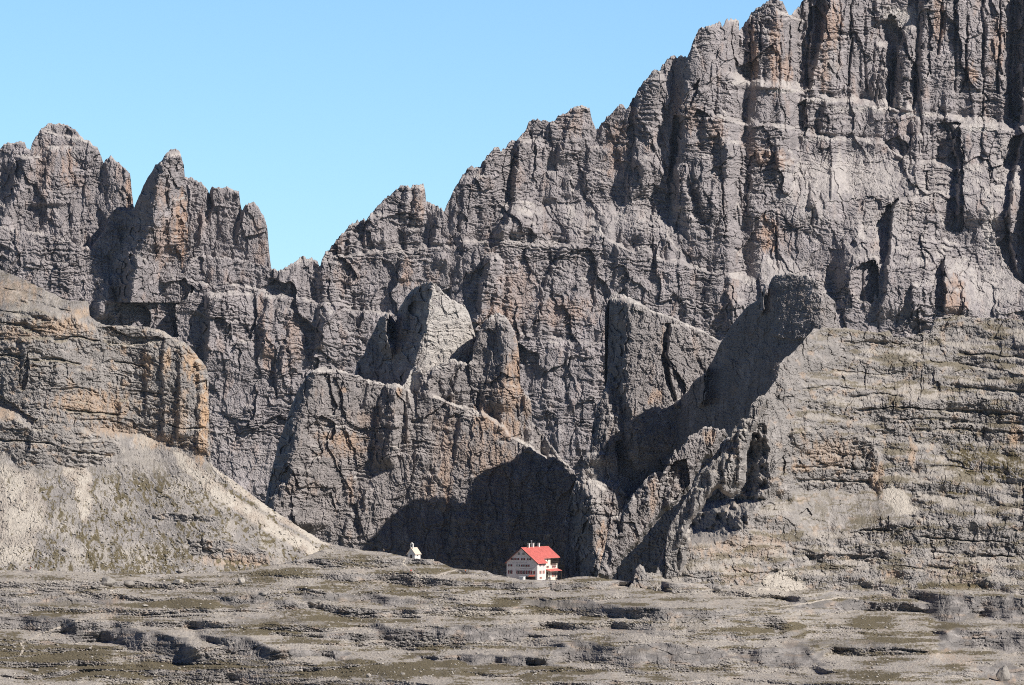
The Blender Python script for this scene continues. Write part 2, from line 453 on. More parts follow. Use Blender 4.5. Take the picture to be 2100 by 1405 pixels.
rnd1 = random.Random(21)
def far_relief(r):
    L, R, P, G = r.ledge, r.ridge, r.pillar, r.gully
    # bedding terraces
    L([(560, 540), (657, 536), (741, 524), (834, 518), (885, 513), (935, 509), (995, 498), (1100, 505), (1152, 509), (1230, 485), (1300, 520), (1400, 545), (1490, 572), (1560, 585)], 26, 13)
    L([(575, 605), (667, 631), (684, 631), (778, 645), (860, 650), (960, 640)], 16, 10)
    L([(1040, 690), (1100, 688), (1200, 705), (1300, 712)], 14, 9)
    L([(380, 575), (401, 581), (488, 590), (568, 603), (600, 612)], 14, 9)
    L([(1480, 158), (1501, 164), (1545, 174), (1578, 182), (1632, 187), (1675, 201), (1719, 207), (1745, 211), (1816, 224), (1876, 234), (1955, 248), (1998, 253), (2058, 271), (2150, 268), (2400, 280)], 38, 15)
    L([(1440, 240), (1485, 247), (1535, 258), (1585, 259), (1642, 279), (1682, 284), (1750, 287), (1808, 297), (1855, 329), (1950, 345), (2400, 350)], 22, 12)
    # leaning slabs below it
    L([(1600, 420), (1640, 430), (1750, 430), (1850, 430), (1900, 440), (2050, 440), (2400, 430)], 95, 120)
    L([(1700, 590), (1760, 560), (1900, 600), (2000, 655), (2140, 660), (2400, 660)], 110, 150)
    L([(1490, 640), (1580, 600), (1680, 640), (1740, 690)], 70, 90)
    L([(1010, 470), (1100, 480), (1300, 480), (1420, 520)], 45, 80)
    # skyline towers on the right
    P([(1535, 30), (1520, 120), (1505, 185)], 16, 22, 20, 10)
    P([(1585, -5), (1580, 80), (1572, 185)], 26, 30, 20, 8, .25)
    P([(1628, 20), (1620, 100), (1616, 190)], 14, 18, 20, 8, .2)
    R([(1715, -70), (1700, 20), (1686, 100), (1660, 200)], 34, 14, 120, 10, 20)
    R([(1745, -60), (1730, 60), (1722, 110)], 10, 8, 60)
    R([(1672, 40), (1660, 120), (1652, 200)], 12, 10, 20)
    G([(1818, 40), (1815, 90), (1800, 100)], 24, 26, 10, 20)
    R([(1800, 0), (1805, 60), (1798, 120), (1790, 200)], 14, 8, 30)
    P([(1868, 52), (1860, 100), (1858, 160), (1850, 232)], 34, 20, 26, 10)
    P([(1814, 138), (1812, 180), (1808, 222)], 22, 16, 24, 10)
    P([(1845, 190), (1838, 226)], 12, 10, 10, 8)
    R([(1900, -100), (1897, 60), (1895, 120), (1898, 240)], 30, 18, 130, 10, 20)
    R([(2020, -100), (2022, 60), (2024, 165)], 14, 10, 40)
    R([(2052, -90), (2056, 40), (2066, 110), (2060, 190), (2075, 245)], -4, 10, 30)
    R([(2100, -100), (2100, 60), (2098, 150), (2104, 260)], 40, 14, 150, 10, 20)
    for gu, g0, g1 in ((1541, 30, 180), (1560, 40, 120), (1601, 10, 185), (1618, 50, 190), (1662, -20, 190), (1719, -40, 150), (1746, -30, 190), (1776, 20, 200), (1833, 120, 232), (1880, 150, 240), (1930, -60, 120), (1958, -60, 200), (1985, 30, 180), (2012, -80, 160), (2050, -60, 200), (2078, -40, 240)):
        G([(gu, g0), (gu + rnd1.uniform(-5, 5), (g0 + g1) / 2), (gu + rnd1.uniform(-9, 4), g1)], rnd1.uniform(8, 16), rnd1.uniform(3, 5), 20, 20)
    for _ in range(36):                         # slender ribs and clefts all over the upper walls
        gu = rnd1.uniform(1080, 2120); g0 = rnd1.uniform(-40, 620); ln = rnd1.uniform(50, 150)
        if _ % 2: G([(gu, g0), (gu + rnd1.uniform(-8, 6), g0 + ln)], rnd1.uniform(6, 12), rnd1.uniform(2.5, 4.5), 14, 24)
        else: R([(gu, g0), (gu + rnd1.uniform(-10, 4), g0 + ln)], rnd1.uniform(8, 15), 5, rnd1.uniform(16, 40), 12, 24)
    # lower right piers and the bays beside them
    P([(1660, 200), (1655, 240), (1652, 285)], 18, 22, 12, 16)
    R([(1700, 203), (1690, 240), (1680, 285)], 20, 12, 140, 10, 16)
    P([(1845, 235), (1842, 280), (1840, 330)], 14, 22, 18, 12)
    P([(1880, 240), (1878, 290), (1872, 330)], 18, 12, 18, 14)
    P([(1880, 330), (1878, 350), (1870, 385)], 18, 24, 18, 10)
    R([(1955, 252), (1965, 320), (1970, 400), (1965, 460), (1975, 480)], 36, 10, 170, 10, 60)
    R([(1840, 405), (1832, 450), (1826, 520), (1815, 600), (1800, 665)], 36, 9, 110, 16, 40)
    R([(1935, 530), (1940, 580), (1945, 650)], 30, 9, 70, 14, 20)
    R([(1870, 580), (1875, 630), (1870, 680)], 20, 7, 60)
    R([(2100, 270), (2090, 330), (2078, 400), (2072, 470), (2090, 560), (2110, 590)], 52, 12, 120, 10, 60)
    R([(1665, 405), (1672, 440), (1660, 490)], 12, 8, 16)
    R([(1672, 410), (1680, 450), (1668, 485)], 9, 6, 40)
    # long chimney and the ribs beside it
    G([(1392, 236), (1386, 290), (1380, 350), (1376, 438)], 34, 11, 8, 30)
    R([(1400, 215), (1397, 300), (1388, 340), (1376, 440)], 20, 12, 40, 20, 20)
    R([(1428, 180), (1412, 205), (1404, 228)], 16, 14, 40, 8, 10)
    R([(1455, 240), (1450, 285)], 12, 12, 40, 8, 8)
    P([(1345, 145), (1335, 200), (1325, 300), (1340, 380)], 20, 30, 24, 40, .2)
    R([(1316, 160), (1306, 240), (1304, 320), (1330, 400)], 14, 10, 60)
    R([(1340, 160), (1333, 200)], 8, 8, 30)
    P([(1320, 320), (1318, 350), (1320, 410)], 22, 26, 30, 20)
    P([(1398, 335), (1395, 380), (1400, 430), (1410, 470)], 22, 24, 18, 30)
    R([(1432, 320), (1428, 360), (1440, 420), (1450, 460)], 16, 10, 36)
    R([(1495, 290), (1490, 330), (1492, 370)], 18, 12, 40, 8, 16)
    R([(1470, 360), (1462, 420), (1466, 470)], 12, 8, 30)
    R([(1545, 360), (1538, 420), (1530, 470)], 16, 12, 40)
    R([(1520, 410), (1510, 450), (1508, 520)], 12, 9, 60)
    P([(1557, 310), (1557, 335)], 12, 9, 8, 10); P([(1578, 305), (1574, 335)], 11, 7, 8, 10); P([(1600, 312), (1592, 348)], 11, 7, 8, 10); P([(1626, 325), (1622, 358)], 10, 7, 8, 10)
    # middle peaks
    R([(1268, 212), (1240, 260), (1235, 300)], 16, 16, 60, 14)
    R([(1185, 216), (1160, 290), (1145, 340)], 16, 12, 80, 16)
    R([(1218, 300), (1205, 360), (1200, 400)], 16, 14, 50)
    R([(1130, 255), (1122, 300), (1115, 345)], 10, 8, 60)
    R([(1068, 285), (1064, 340), (1060, 400), (1045, 460), (1000, 500)], 40, 16, 60, 12, 30)
    R([(1100, 250), (1092, 320), (1080, 380)], 8, 8, 30)
    P([(1135, 350), (1130, 420)], 18, 26, 30, 20); P([(1165, 360), (1168, 410)], 14, 14, 20, 14)
    P([(1038, 435), (1032, 495)], 16, 12, 12, 8); P([(1075, 430), (1070, 500)], 14, 22, 20, 8)
    R([(960, 345), (950, 420), (945, 500)], 8, 8, 60)
    R([(945, 360), (905, 440), (890, 505)], 24, 20, 90, 20, 10)
    P([(858, 378), (858, 420), (855, 460)], 16, 13, 20, 16); P([(835, 378), (832, 420), (828, 455)], 13, 11, 20, 16)
    R([(760, 440), (752, 480), (745, 520)], 14, 12, 70)
    R([(845, 470), (842, 510)], 10, 10, 40)
    P([(700, 480), (690, 520)], 9, 25, 20, 8)
    # middle wall below the terrace
    R([(610, 540), (600, 580), (592, 625)], 14, 14, 50, 16)
    R([(662, 535), (668, 600), (672, 660), (660, 720)], 22, 22, 60, 8, 20)
    R([(722, 555), (716, 590), (708, 625)], 12, 12, 40)
    R([(830, 525), (828, 560), (818, 580)], 14, 18, 40, 8, 10)
    R([(905, 520), (900, 560)], 14, 14, 30)
    R([(1012, 520), (1005, 560), (985, 640), (960, 690)], 26, 20, 16, 16, 20)
    P([(1010, 520), (1012, 570), (1005, 650), (1000, 720)], 26, 24, 20, 20, .3)
    R([(1160, 500), (1130, 560), (1118, 600), (1108, 660), (1100, 690)], 18, 10, 80, 14, 10)
    R([(1190, 570), (1178, 610), (1170, 640)], 12, 10, 30)
    P([(1205, 450), (1200, 480)], 10, 22, 20, 8)
    R([(1265, 500), (1268, 560), (1262, 600)], 10, 10, 40)
    R([(1505, 560), (1498, 600), (1490, 690)], 14, 12, 30, 10)
    # left lower wall
    R([(215, 560), (208, 620), (200, 680)], 20, 22, 20, 20)
    R([(245, 560), (225, 600), (212, 660)], 30, 26, 30, 14, 20)
    r.pit_ramp([(235, 590), (300, 575), (340, 580), (380, 572), (395, 590), (380, 615), (362, 625), (365, 690), (240, 700), (245, 640)], 62)
    R([(400, 580), (390, 620), (385, 660)], 10, 24, 40)
    R([(436, 600), (430, 680), (428, 760), (425, 800)], 44, 16, 120, 16, 80)
    R([(556, 605), (545, 640), (548, 690), (540, 740)], 18, 18, 60, 10, 30)
    R([(600, 630), (590, 700), (575, 760), (555, 820)], 12, 9, 60)
    R([(520, 830), (505, 870), (498, 900)], 12, 20, 30)
    R([(668, 640), (650, 700), (640, 760)], 16, 14, 60)
    R([(465, 590), (455, 700)], 8, 8, 50)
    for q, a in (([(1922, 252), (1968, 252), (1975, 330), (1978, 450), (1970, 480), (1940, 470), (1915, 420), (1918, 330)], 44), ([(2028, 345), (2058, 338), (2075, 280), (2108, 270), (2110, 400), (2112, 590), (2080, 570), (2050, 520), (2030, 450)], 58),
                 ([(1742, 600), (1748, 560), (1765, 538), (1790, 532), (1800, 545), (1800, 600), (1785, 625), (1760, 615)], 46), ([(1908, 560), (1935, 525), (1940, 640), (1915, 630)], 30), ([(1840, 405), (1832, 440), (1826, 480), (1815, 540), (1790, 545), (1795, 480), (1805, 440)], 36),
                 ([(1648, 0), (1690, -20), (1700, 20), (1685, 90), (1660, 190), (1640, 180), (1640, 60)], 36), ([(1780, 60), (1830, 30), (1850, 60), (1845, 110), (1830, 150), (1822, 230), (1800, 225), (1795, 150)], 32), ([(2062, -50), (2105, -50), (2105, 160), (2090, 250), (2070, 240), (2060, 140)], 40),
                 ([(1636, 215), (1655, 203), (1652, 280), (1632, 275)], 24), ([(1395, 225), (1420, 175), (1440, 160), (1425, 200), (1405, 235)], 22), ([(1868, 640), (1885, 632), (1884, 690), (1866, 688)], 18), ([(1880, 345), (1902, 350), (1900, 390), (1878, 385)], 16), ([(1895, 130), (1905, 20), (1912, 60), (1905, 160)], 16)):
        r.pit_ramp(q, a)
    # wall right of the middle spires
    R([(1128, 700), (1120, 800), (1130, 860), (1150, 930)], 8, 6, 60); R([(1168, 700), (1165, 780), (1180, 850), (1195, 950)], 9, 6, 60)
    R([(1215, 640), (1212, 700)], 10, 12, 40)

far_stain = [(1545, 110, 10, 70, 1), (1590, 110, 14, 75, 1), (1612, 150, 14, 40, .8), (1700, 50, 26, 60, 1), (1692, 140, 10, 50, .8), (1575, 480, 20, 34, 1.2), (1960, 610, 26, 45, 1),
 (1925, 40, 12, 60, .9), (2045, 90, 14, 50, .9), (1992, 150, 12, 24, 1), (1270, 290, 20, 40, .7), (1260, 310, 20, 50, .7), (1390, 210, 14, 30, .8), (1560, 320, 26, 20, .9), (1600, 330, 20, 20, .8),
 (1170, 240, 26, 40, .5), (1030, 660, 40, 40, .9), (1060, 600, 40, 60, .5), (835, 560, 12, 30, .8), (600, 700, 20, 60, .6), (550, 730, 12, 40, .8), (535, 640, 8, 40, .6), (1160, 640, 60, 30, .6), (1075, 250, 14, 30, .5),
 (860, 420, 10, 40, .7), (690, 500, 20, 20, .6), (715, 560, 30, 30, .4), (1470, 270, 20, 30, .6), (1420, 240, 20, 30, .6), (1855, 260, 30, 30, .3), (1500, 600, 15, 30, .5)]
far_pale = [(1540, 171, 46, 6, 1.2), (1610, 186, 26, 5, 1.1), (1700, 204, 60, 5, 1.2), (1800, 221, 60, 5, 1.1), (1880, 235, 40, 4, 1), (2010, 257, 50, 6, 1.2), (1700, 286, 60, 4, .8), (1740, 360, 130, 45, .8), (1660, 400, 60, 60, .55), (1820, 440, 60, 60, .5), (2040, 590, 60, 50, .8), (2030, 470, 14, 60, .9), (1600, 560, 70, 26, .55), (1650, 600, 60, 30, .6),
 (1850, 25, 40, 14, 1), (1840, 45, 30, 10, .9), (1100, 500, 90, 10, .5), (1330, 440, 90, 40, .3), (1220, 470, 40, 20, .4), (1760, 225, 60, 8, .6), (2010, 262, 50, 8, 1), (2060, 330, 20, 50, .5), (1705, 130, 20, 40, .3), (1810, 205, 40, 14, .5), (470, 900, 60, 80, .25), (540, 950, 50, 60, .3)]

cliff_sheet('mountain', -200, 2240, 1.35, far_top, 1040, 1.35, 4000, far_relief, RK_FAR, slope=.30, jag=4, seed=1, R=5, screeamt=.75, orange=far_stain, pale=far_pale, mat=M_far)

# ------------------------------------------------------------------ western towers
def peak_relief(r):
    R, P, L = r.ridge, r.pillar, r.ledge
    R([(56, 320), (40, 390), (10, 450), (0, 500)], 36, 36, 40, 10, 20)
    R([(110, 300), (95, 370), (75, 425)], 22, 24, 80, 14, 10)
    R([(150, 262), (142, 285)], 8, 8, 14)
    L([(70, 265), (100, 275), (140, 282), (190, 292), (215, 300)], 8, 6)
    R([(222, 322), (214, 360), (212, 400)], 6, 8, 60)
    R([(265, 350), (262, 430)], -6, 8, 14)
    R([(155, 420), (150, 470), (145, 505)], 8, 8, 20); R([(110, 430), (106, 455)], 5, 6, 10); R([(195, 420), (180, 455)], 5, 6, 14)
    R([(60, 430), (30, 520), (10, 580)], 8, 10, 40)
    L([(-100, 470), (0, 470), (67, 484), (100, 494), (147, 503), (190, 516), (240, 520)], 16, 10)
    R([(70, 490), (40, 560), (20, 600)], 16, 14, 60); R([(190, 520), (182, 570), (178, 620)], 16, 14, 40)
peak_top = [(-200, 330), (-60, 310), (0, 300), (12, 293), (35, 288), (50, 290), (56, 302), (62, 308), (66, 292), (75, 275), (85, 264), (100, 253), (125, 250), (140, 256), (150, 263),
 (160, 271), (172, 283), (185, 291), (200, 302), (208, 320), (213, 332), (216, 326), (228, 319), (236, 328), (248, 337), (256, 342), (262, 347), (267, 354), (270, 390), (274, 420), (277, 430),
 (290, 470), (310, 560), (330, 690), (340, 720)]
cliff_sheet('rock_peak', -180, 338, 1.3, peak_top, 720, 1.3, 4092, peak_relief, RK_TOW, slope=.22, jag=3, seed=2, R=6,
            orange=[(265, 400, 7, 40, 1.2), (140, 340, 16, 40, .8), (90, 340, 20, 60, .5), (170, 278, 14, 8, .5)], pale=[(160, 284, 24, 6, 1.2), (152, 320, 3, 16, .9), (100, 265, 30, 8, .4)], mat=M_far,
            back=(8, 25, 60), drop=(2, 14, 120))
def block_relief(r):
    r.gully([(431, 380), (430, 420), (420, 470)], 14, 8, 4, 20); r.gully([(496, 420), (485, 470), (480, 510)], 10, 7, 4, 10)
    r.ridge([(510, 410), (495, 450), (480, 520)], 10, 12, 40); r.ridge([(415, 440), (412, 520)], 8, 8, 30)
block_top = [(340, 600), (370, 370), (378, 362), (383, 362), (400, 367), (415, 376), (425, 386), (429, 395), (432, 386), (434, 383), (450, 381), (470, 384), (490, 390), (493, 415), (496, 430), (500, 424),
 (508, 419), (510, 413), (520, 414), (530, 423), (540, 441), (548, 465), (551, 500), (554, 530), (557, 552), (562, 620)]
cliff_sheet('added_rock_tower', 345, 561, 1.2, block_top, 640, 1.2, 4098, block_relief, RK_TOW, slope=.12, jag=3, seed=3, R=7, orange=[(535, 520, 14, 30, .6), (530, 470, 8, 20, .4)], mat=M_far,
            back=(8, 22, 40), drop=(2, 14, 100), tilt=.12, uc=450)
def tower_relief(r):
    r.ridge([(352, 310), (335, 345), (322, 400), (318, 450), (300, 500), (285, 530), (265, 640)], 105, 58, 60, 14, 5)
    r.ridge([(366, 318), (352, 420), (345, 530)], 6, 10, 20)
    r.recess([(357, 418), (345, 425), (310, 470), (285, 520), (320, 520), (352, 440)], 5, 1)
    r.ledge([(335, 325), (345, 327), (372, 334), (392, 336)], 5, 4)
tower_top = [(168, 560), (180, 515), (215, 470), (232, 425), (240, 420), (248, 428), (262, 432), (275, 424), (286, 400), (300, 368), (318, 340), (333, 326), (340, 313), (350, 306), (360, 304), (368, 307), (372, 320), (377, 336),
 (380, 375), (386, 410), (389, 440), (391, 475), (389, 520), (387, 545), (392, 600)]
cliff_sheet('rock_pinnacle', 172, 391, 1.1, tower_top, 620, 1.1, 4062, tower_relief, RK_TOW, slope=.12, jag=2.4, seed=4, R=6,
            orange=[(372, 470, 14, 70, 1.3), (335, 500, 18, 60, .7), (330, 400, 14, 26, .6), (357, 460, 6, 60, .8)], mat=M_far, back=(6, 14, 24), drop=(2, 14, 90), tilt=.1, uc=350)

# ------------------------------------------------------------------ middle buttress
RK_MID = dict(big=(100, 260, 5), mid=(34, 110, 6.5), small=(12, 28, 2.8), strata=2.0, flute=2.2, rough=1.7, fine=1.0, band=8, facet=6)
def spire_relief(r):
    R, P = r.ridge, r.pillar
    xr = np.interp(r.V, [570, 640, 700, 750, 800, 860], [888, 880, 868, 852, 840, 830]).astype(F) + r.j
    r.D += np.where(r.U < xr, F(2.0) * np.clip(xr - r.U, 0, 70) + F(.75) * np.clip(xr - r.U - 70, 0, 200), F(.7) * (r.U - xr))
    P([(790, 640), (788, 690), (800, 735)], 70, 13, 16, 30, .3)
    R([(838, 600), (828, 660), (820, 700)], 20, 8, 14, 10, 20)
spire_top = [(722, 785), (733, 740), (747, 724), (752, 704), (765, 680), (778, 650), (790, 642), (800, 640), (806, 652), (812, 660), (816, 637), (831, 610), (851, 588), (870, 578), (885, 576), (893, 580),
 (908, 597), (918, 606), (928, 614), (942, 620), (951, 624), (962, 640), (975, 690), (985, 790)]
cliff_sheet('rock_spire', 724, 984, 1.0, spire_top, 860, 1.0, 2502, spire_relief, dict(RK_MID, big=(60, 150, 6), mid=(24, 60, 4)), slope=.12, jag=2.5, seed=5, R=5, pale=[(930, 660, 60, 80, 1.3), (895, 720, 30, 60, 1.2), (920, 700, 60, 60, 1.2)], mat=M_mid,
            back=(6, 20, 50), drop=(3, 20, 140))

mid_top = [(530, 1100), (542, 1045), (544, 1028), (552, 985), (560, 951), (572, 905), (584, 871), (598, 830), (610, 801), (624, 777), (634, 764), (645, 756), (657, 752), (677, 754), (690, 755), (707, 761), (727, 766),
 (740, 771), (754, 777), (778, 782), (798, 787), (811, 784), (828, 788), (836, 776), (842, 758), (850, 748), (862, 752), (868, 767), (880, 757), (895, 747), (910, 742), (928, 734), (938, 738), (948, 742), (960, 745), (968, 735),
 (972, 704), (984, 676), (995, 657), (1006, 645), (1018, 639), (1030, 643), (1042, 654), (1050, 668), (1055, 677), (1061, 700), (1065, 734), (1067, 790), (1078, 806), (1089, 817), (1091, 861), (1105, 880), (1119, 894),
 (1142, 928), (1156, 942), (1169, 955), (1180, 972), (1189, 991), (1192, 1028), (1196, 1080), (1210, 1200)]
def mid_relief(r):
    R, P, G, L = r.ridge, r.pillar, r.gully, r.ledge
    # left flank turns away from the sun
    R([(652, 752), (640, 800), (625, 860), (606, 930), (592, 985), (570, 1040), (560, 1100)], 92, 66, 120, 14, 30)
    r.pit_ramp([(625, 880), (660, 850), (690, 870), (685, 900), (665, 905), (660, 930), (640, 950), (610, 985), (600, 960)], 16)
    r.pit_ramp([(650, 770), (675, 765), (680, 800), (690, 850), (660, 850), (645, 820)], 12)
    R([(692, 762), (688, 800)], 8, 8, 40); R([(757, 780), (752, 820), (745, 850)], 14, 10, 40)
    P([(808, 786), (800, 850), (795, 920), (785, 965)], 34, 26, 24, 30, .2)
    R([(836, 800), (836, 880), (832, 930)], 10, 6, 14)
    r.D[:] += 0
    G([(848, 745), (845, 790), (838, 830)], 16, 16, 10, 30)
    R([(866, 880), (862, 910)], 7, 6, 20); R([(858, 920), (850, 980), (842, 1020)], 9, 6, 26); R([(898, 960), (885, 1000)], 6, 6, 20)
    # upper right spire with its warm edge
    R([(1046, 655), (1044, 720), (1035, 790), (1028, 850)], 30, 46, 34, 14, 30)
    R([(1000, 650), (985, 690), (975, 730)], 14, 16, 30, 8)
    R([(948, 745), (935, 780), (930, 830)], 12, 10, 30); R([(895, 750), (880, 790), (870, 830)], 18, 16, 40, 12); R([(990, 770), (985, 830)], 8, 8, 20)
    L([(860, 810), (900, 820), (960, 845), (1010, 865), (1050, 900), (1110, 935), (1150, 950)], 20, 10)
    P([(1030, 865), (1028, 885)], 8, 6, 6, 5); P([(1090, 905), (1085, 930)], 12, 15, 8, 6)
    R([(948, 850), (940, 900), (930, 960)], 10, 8, 60)
    R([(1070, 690), (1072, 760), (1085, 860)], 14, 8, 16)
    r.pit_ramp([(600, 1000), (680, 1000), (690, 1040), (660, 1055), (640, 1075), (600, 1050)], 8)
    R([(722, 1050), (708, 1090), (700, 1130)], 9, 8, 30); R([(755, 1000), (745, 1060), (735, 1120)], 6, 6, 40); R([(680, 1080), (678, 1120)], 6, 6, 20)
    R([(930, 1050), (935, 1180)], 8, 8, 40); R([(1010, 980), (1000, 1080), (990, 1180)], 7, 8, 60); R([(1120, 960), (1112, 1060), (1108, 1180)], 9, 8, 60)
mid_stain = [(700, 900, 50, 14, 1.1), (720, 920, 40, 10, .9), (705, 800, 10, 6, 1), (820, 800, 8, 16, .9), (1060, 760, 10, 60, 1.3), (1048, 800, 22, 60, 1), (1035, 880, 40, 24, 1), (990, 860, 18, 40, .9), (915, 960, 14, 90, .8), (915, 870, 30, 20, .5),
 (1020, 960, 40, 60, .7), (720, 1000, 8, 30, .8), (1080, 830, 10, 30, .8), (970, 930, 40, 40, .5), (750, 860, 20, 20, .5), (690, 930, 40, 10, .6), (880, 1010, 16, 40, .5)]
cliff_sheet('cliff', 532, 1208, 1.0, mid_top, 1230, 1.0, 2480, mid_relief, RK_MID, slope=.14, jag=2.6, seed=6, R=6, orange=mid_stain, pale=[(846, 775, 14, 30, 1.2), (836, 800, 8, 40, .5), (1120, 930, 30, 16, .4)], mat=M_mid)

# ------------------------------------------------------------------ eastern rock group
RK_N = dict(big=(50, 140, 8), mid=(20, 62, 9), small=(9, 22, 4.6), strata=1.8, flute=2.0, rough=2.6, fine=1.2, band=8)
def wedge_relief(r):
    R, G = r.ridge, r.gully
    R([(1290, 612), (1295, 680), (1292, 740), (1290, 800), (1300, 840), (1310, 1010)], 62, 46, 300, 12, 120)
    R([(1300, 618), (1302, 660)], 7, 6, 14); R([(1318, 625), (1316, 680)], 6, 6, 16)
    G([(1371, 662), (1368, 690), (1361, 727), (1372, 780), (1386, 830)], 22, 7, 6, 10)
    R([(1375, 665), (1366, 727), (1378, 780), (1390, 840)], 16, 8, 50, 8, 8)
    r.pit_ramp([(1368, 735), (1385, 755), (1412, 800), (1405, 812), (1386, 825), (1372, 780)], 24)
    R([(1412, 680), (1405, 730)], 4, 4, 20)
wedge_top = [(1238, 860), (1245, 770), (1247, 700), (1250, 625), (1252, 607), (1260, 600), (1277, 603), (1301, 613), (1320, 625), (1334, 634), (1356, 642), (1378, 650), (1401, 660), (1434, 673), (1461, 689), (1482, 703), (1490, 740), (1520, 900)]
cliff_sheet('rock_wedge', 1240, 1518, 1.0, wedge_top, 1100, 1.0, 2378, wedge_relief, dict(RK_N, big=(70, 180, 4), mid=(22, 60, 3.5), strata=.9), slope=.12, jag=1.4, seed=7, R=8, mat=M_mid, tilt=-.16, uc=1250,
            orange=[(1345, 815, 16, 16, .9), (1360, 700, 5, 30, .5)], pale=[(1330, 632, 90, 5, .4)], back=(6, 25, 60), drop=(2, 12, 140))
def pillar_relief(r):
    xe = np.interp(r.V, [560, 680, 760, 900], [1578, 1579, 1583, 1590]).astype(F) + r.j * F(.5)
    r.D += F(.60) * np.clip(1684 - r.U, 0, None) + F(.75) * np.clip(xe - r.U, 0, None) + F(5) * (r.U < xe) + F(1.1) * np.clip(r.U - 1684 - r.j, 0, None)
    r.pillar([(1447, 752), (1443, 800), (1438, 838)], 40, 6, 10, 14, .3); r.pillar([(1566, 590), (1564, 620), (1560, 650)], 26, 5, 8, 14, .3)
    r.ridge([(1572, 580), (1566, 625)], 10, 8, 10)
    r.ledge([(1570, 690), (1620, 700), (1700, 690)], -6, 6)
pil_top = [(1290, 1080), (1302, 1000), (1310, 930), (1330, 895), (1360, 870), (1383, 853), (1388, 830), (1400, 812), (1412, 800), (1425, 778), (1446, 764), (1455, 748), (1464, 735), (1475, 707), (1487, 690), (1500, 666), (1511, 654), (1530, 630), (1548, 617), (1560, 610), (1564, 592), (1569, 582), (1573, 606), (1577, 584), (1583, 570),
 (1592, 563), (1606, 561), (1622, 558), (1640, 564), (1655, 563), (1668, 572), (1677, 576), (1681, 612), (1687, 598), (1700, 606), (1713, 618), (1715, 655), (1721, 668), (1722, 760)]
cliff_sheet('rock_pillar', 1292, 1721, 1.0, pil_top, 1090, 1.0, 2292, pillar_relief, dict(RK_N, big=(90, 200, 3), mid=(40, 110, 2.5), small=(12, 40, 1.6), strata=.7, flute=1.4, rough=1.3), slope=.06, jag=1.6, seed=8, R=5, mat=M_mid, tilt=0, uc=1690,
            back=(5, 12, 30), drop=(2, 10, 90))
def jag_relief(r):
    R = r.ridge
    R([(1258, 767), (1240, 830), (1232, 900), (1222, 960)], 18, 22, 60, 8, 20); R([(1205, 928), (1190, 1000), (1180, 1060)], 20, 20, 70, 8, 30)
    R([(1275, 800), (1262, 880), (1240, 960)], 9, 6, 30); R([(1250, 850), (1238, 940)], 8, 6, 30); R([(1290, 840), (1275, 900)], 8, 6, 20)
    R([(1214, 985), (1220, 1040), (1222, 1110), (1226, 1215)], 70, 50, 70, 90, 10); R([(1252, 1060), (1250, 1190)], 8, 6, 60); R([(1262, 990), (1258, 1050)], 12, 14, 20)
    r.recess([(1264, 905), (1290, 900), (1300, 925), (1320, 920), (1335, 925), (1350, 930), (1360, 970), (1345, 968), (1338, 972), (1310, 1000), (1290, 1026), (1270, 1000), (1266, 960)], 40)
    r.pit_ramp([(1240, 1190), (1260, 1160), (1300, 1120), (1320, 1085), (1345, 1060), (1360, 1060), (1330, 1120), (1310, 1160), (1305, 1195), (1250, 1200)], 34)
jag_top = [(1155, 1080), (1165, 1030), (1172, 1010), (1180, 985), (1187, 971), (1193, 960), (1199, 935), (1203, 928), (1208, 922), (1212, 900), (1216, 868), (1224, 832), (1236, 805), (1241, 795), (1244, 778), (1251, 770), (1257, 766), (1263, 780),
 (1270, 790), (1276, 800), (1281, 822), (1294, 838), (1297, 870), (1310, 890), (1350, 905), (1385, 940), (1400, 1000)]
cliff_sheet('rock_ridge', 1158, 1398, .95, jag_top, 1235, .95, 2360, jag_relief, RK_N, slope=.22, jag=4.5, seed=9, R=5, mat=M_mid, tilt=-.05, uc=1230, orange=[(1238, 1120, 12, 50, 1.1), (1345, 1010, 12, 40, .8), (1240, 1180, 10, 20, .6)],
            pale=[(1220, 990, 22, 50, .5)], back=(5, 14, 40), drop=(3, 14, 90))
def rib_relief(r):
    R = r.ridge
    R([(1412, 895), (1395, 950), (1380, 1000), (1365, 1050)], 10, 10, 70, 8, 20)
    r.recess([(1372, 970), (1385, 945), (1412, 940), (1415, 985), (1400, 1010), (1385, 1025), (1372, 1025)], 26)
    R([(1345, 968), (1330, 1010), (1318, 1060)], 12, 10, 30); R([(1384, 922), (1366, 960), (1356, 1000)], 10, 8, 20); R([(1320, 985), (1305, 1040)], 8, 8, 20)
    R([(1300, 1020), (1285, 1060), (1270, 1110)], 10, 10, 40)
rib_top = [(1225, 1180), (1240, 1120), (1250, 1075), (1262, 1060), (1275, 1045), (1287, 1030), (1293, 1020), (1303, 1008), (1313, 996), (1321, 984), (1331, 978), (1338, 970), (1342, 966), (1347, 970), (1352, 984), (1360, 970), (1370, 946), (1378, 928), (1383, 922), (1389, 926), (1393, 918),
 (1402, 906), (1410, 897), (1420, 888), (1430, 882), (1445, 874), (1456, 872), (1475, 876), (1488, 880), (1496, 900), (1500, 1100)]
cliff_sheet('rock_rib', 1228, 1500, .95, rib_top, 1200, .95, 2130, rib_relief, RK_N, slope=.3, jag=5, seed=10, R=4, mat=M_mid, orange=[(1455, 895, 14, 16, .9), (1340, 1010, 10, 40, .7)], tilt=-.1, uc=1350,
            mask=[(1225, 1180), (1240, 1080), (1262, 1040), (1290, 1000), (1330, 955), (1360, 930), (1400, 880), (1450, 850), (1510, 860), (1490, 890), (1462, 925), (1436, 945), (1424, 975), (1404, 1008), (1372, 1040), (1344, 1062), (1322, 1090), (1300, 1118), (1270, 1150), (1246, 1190)])
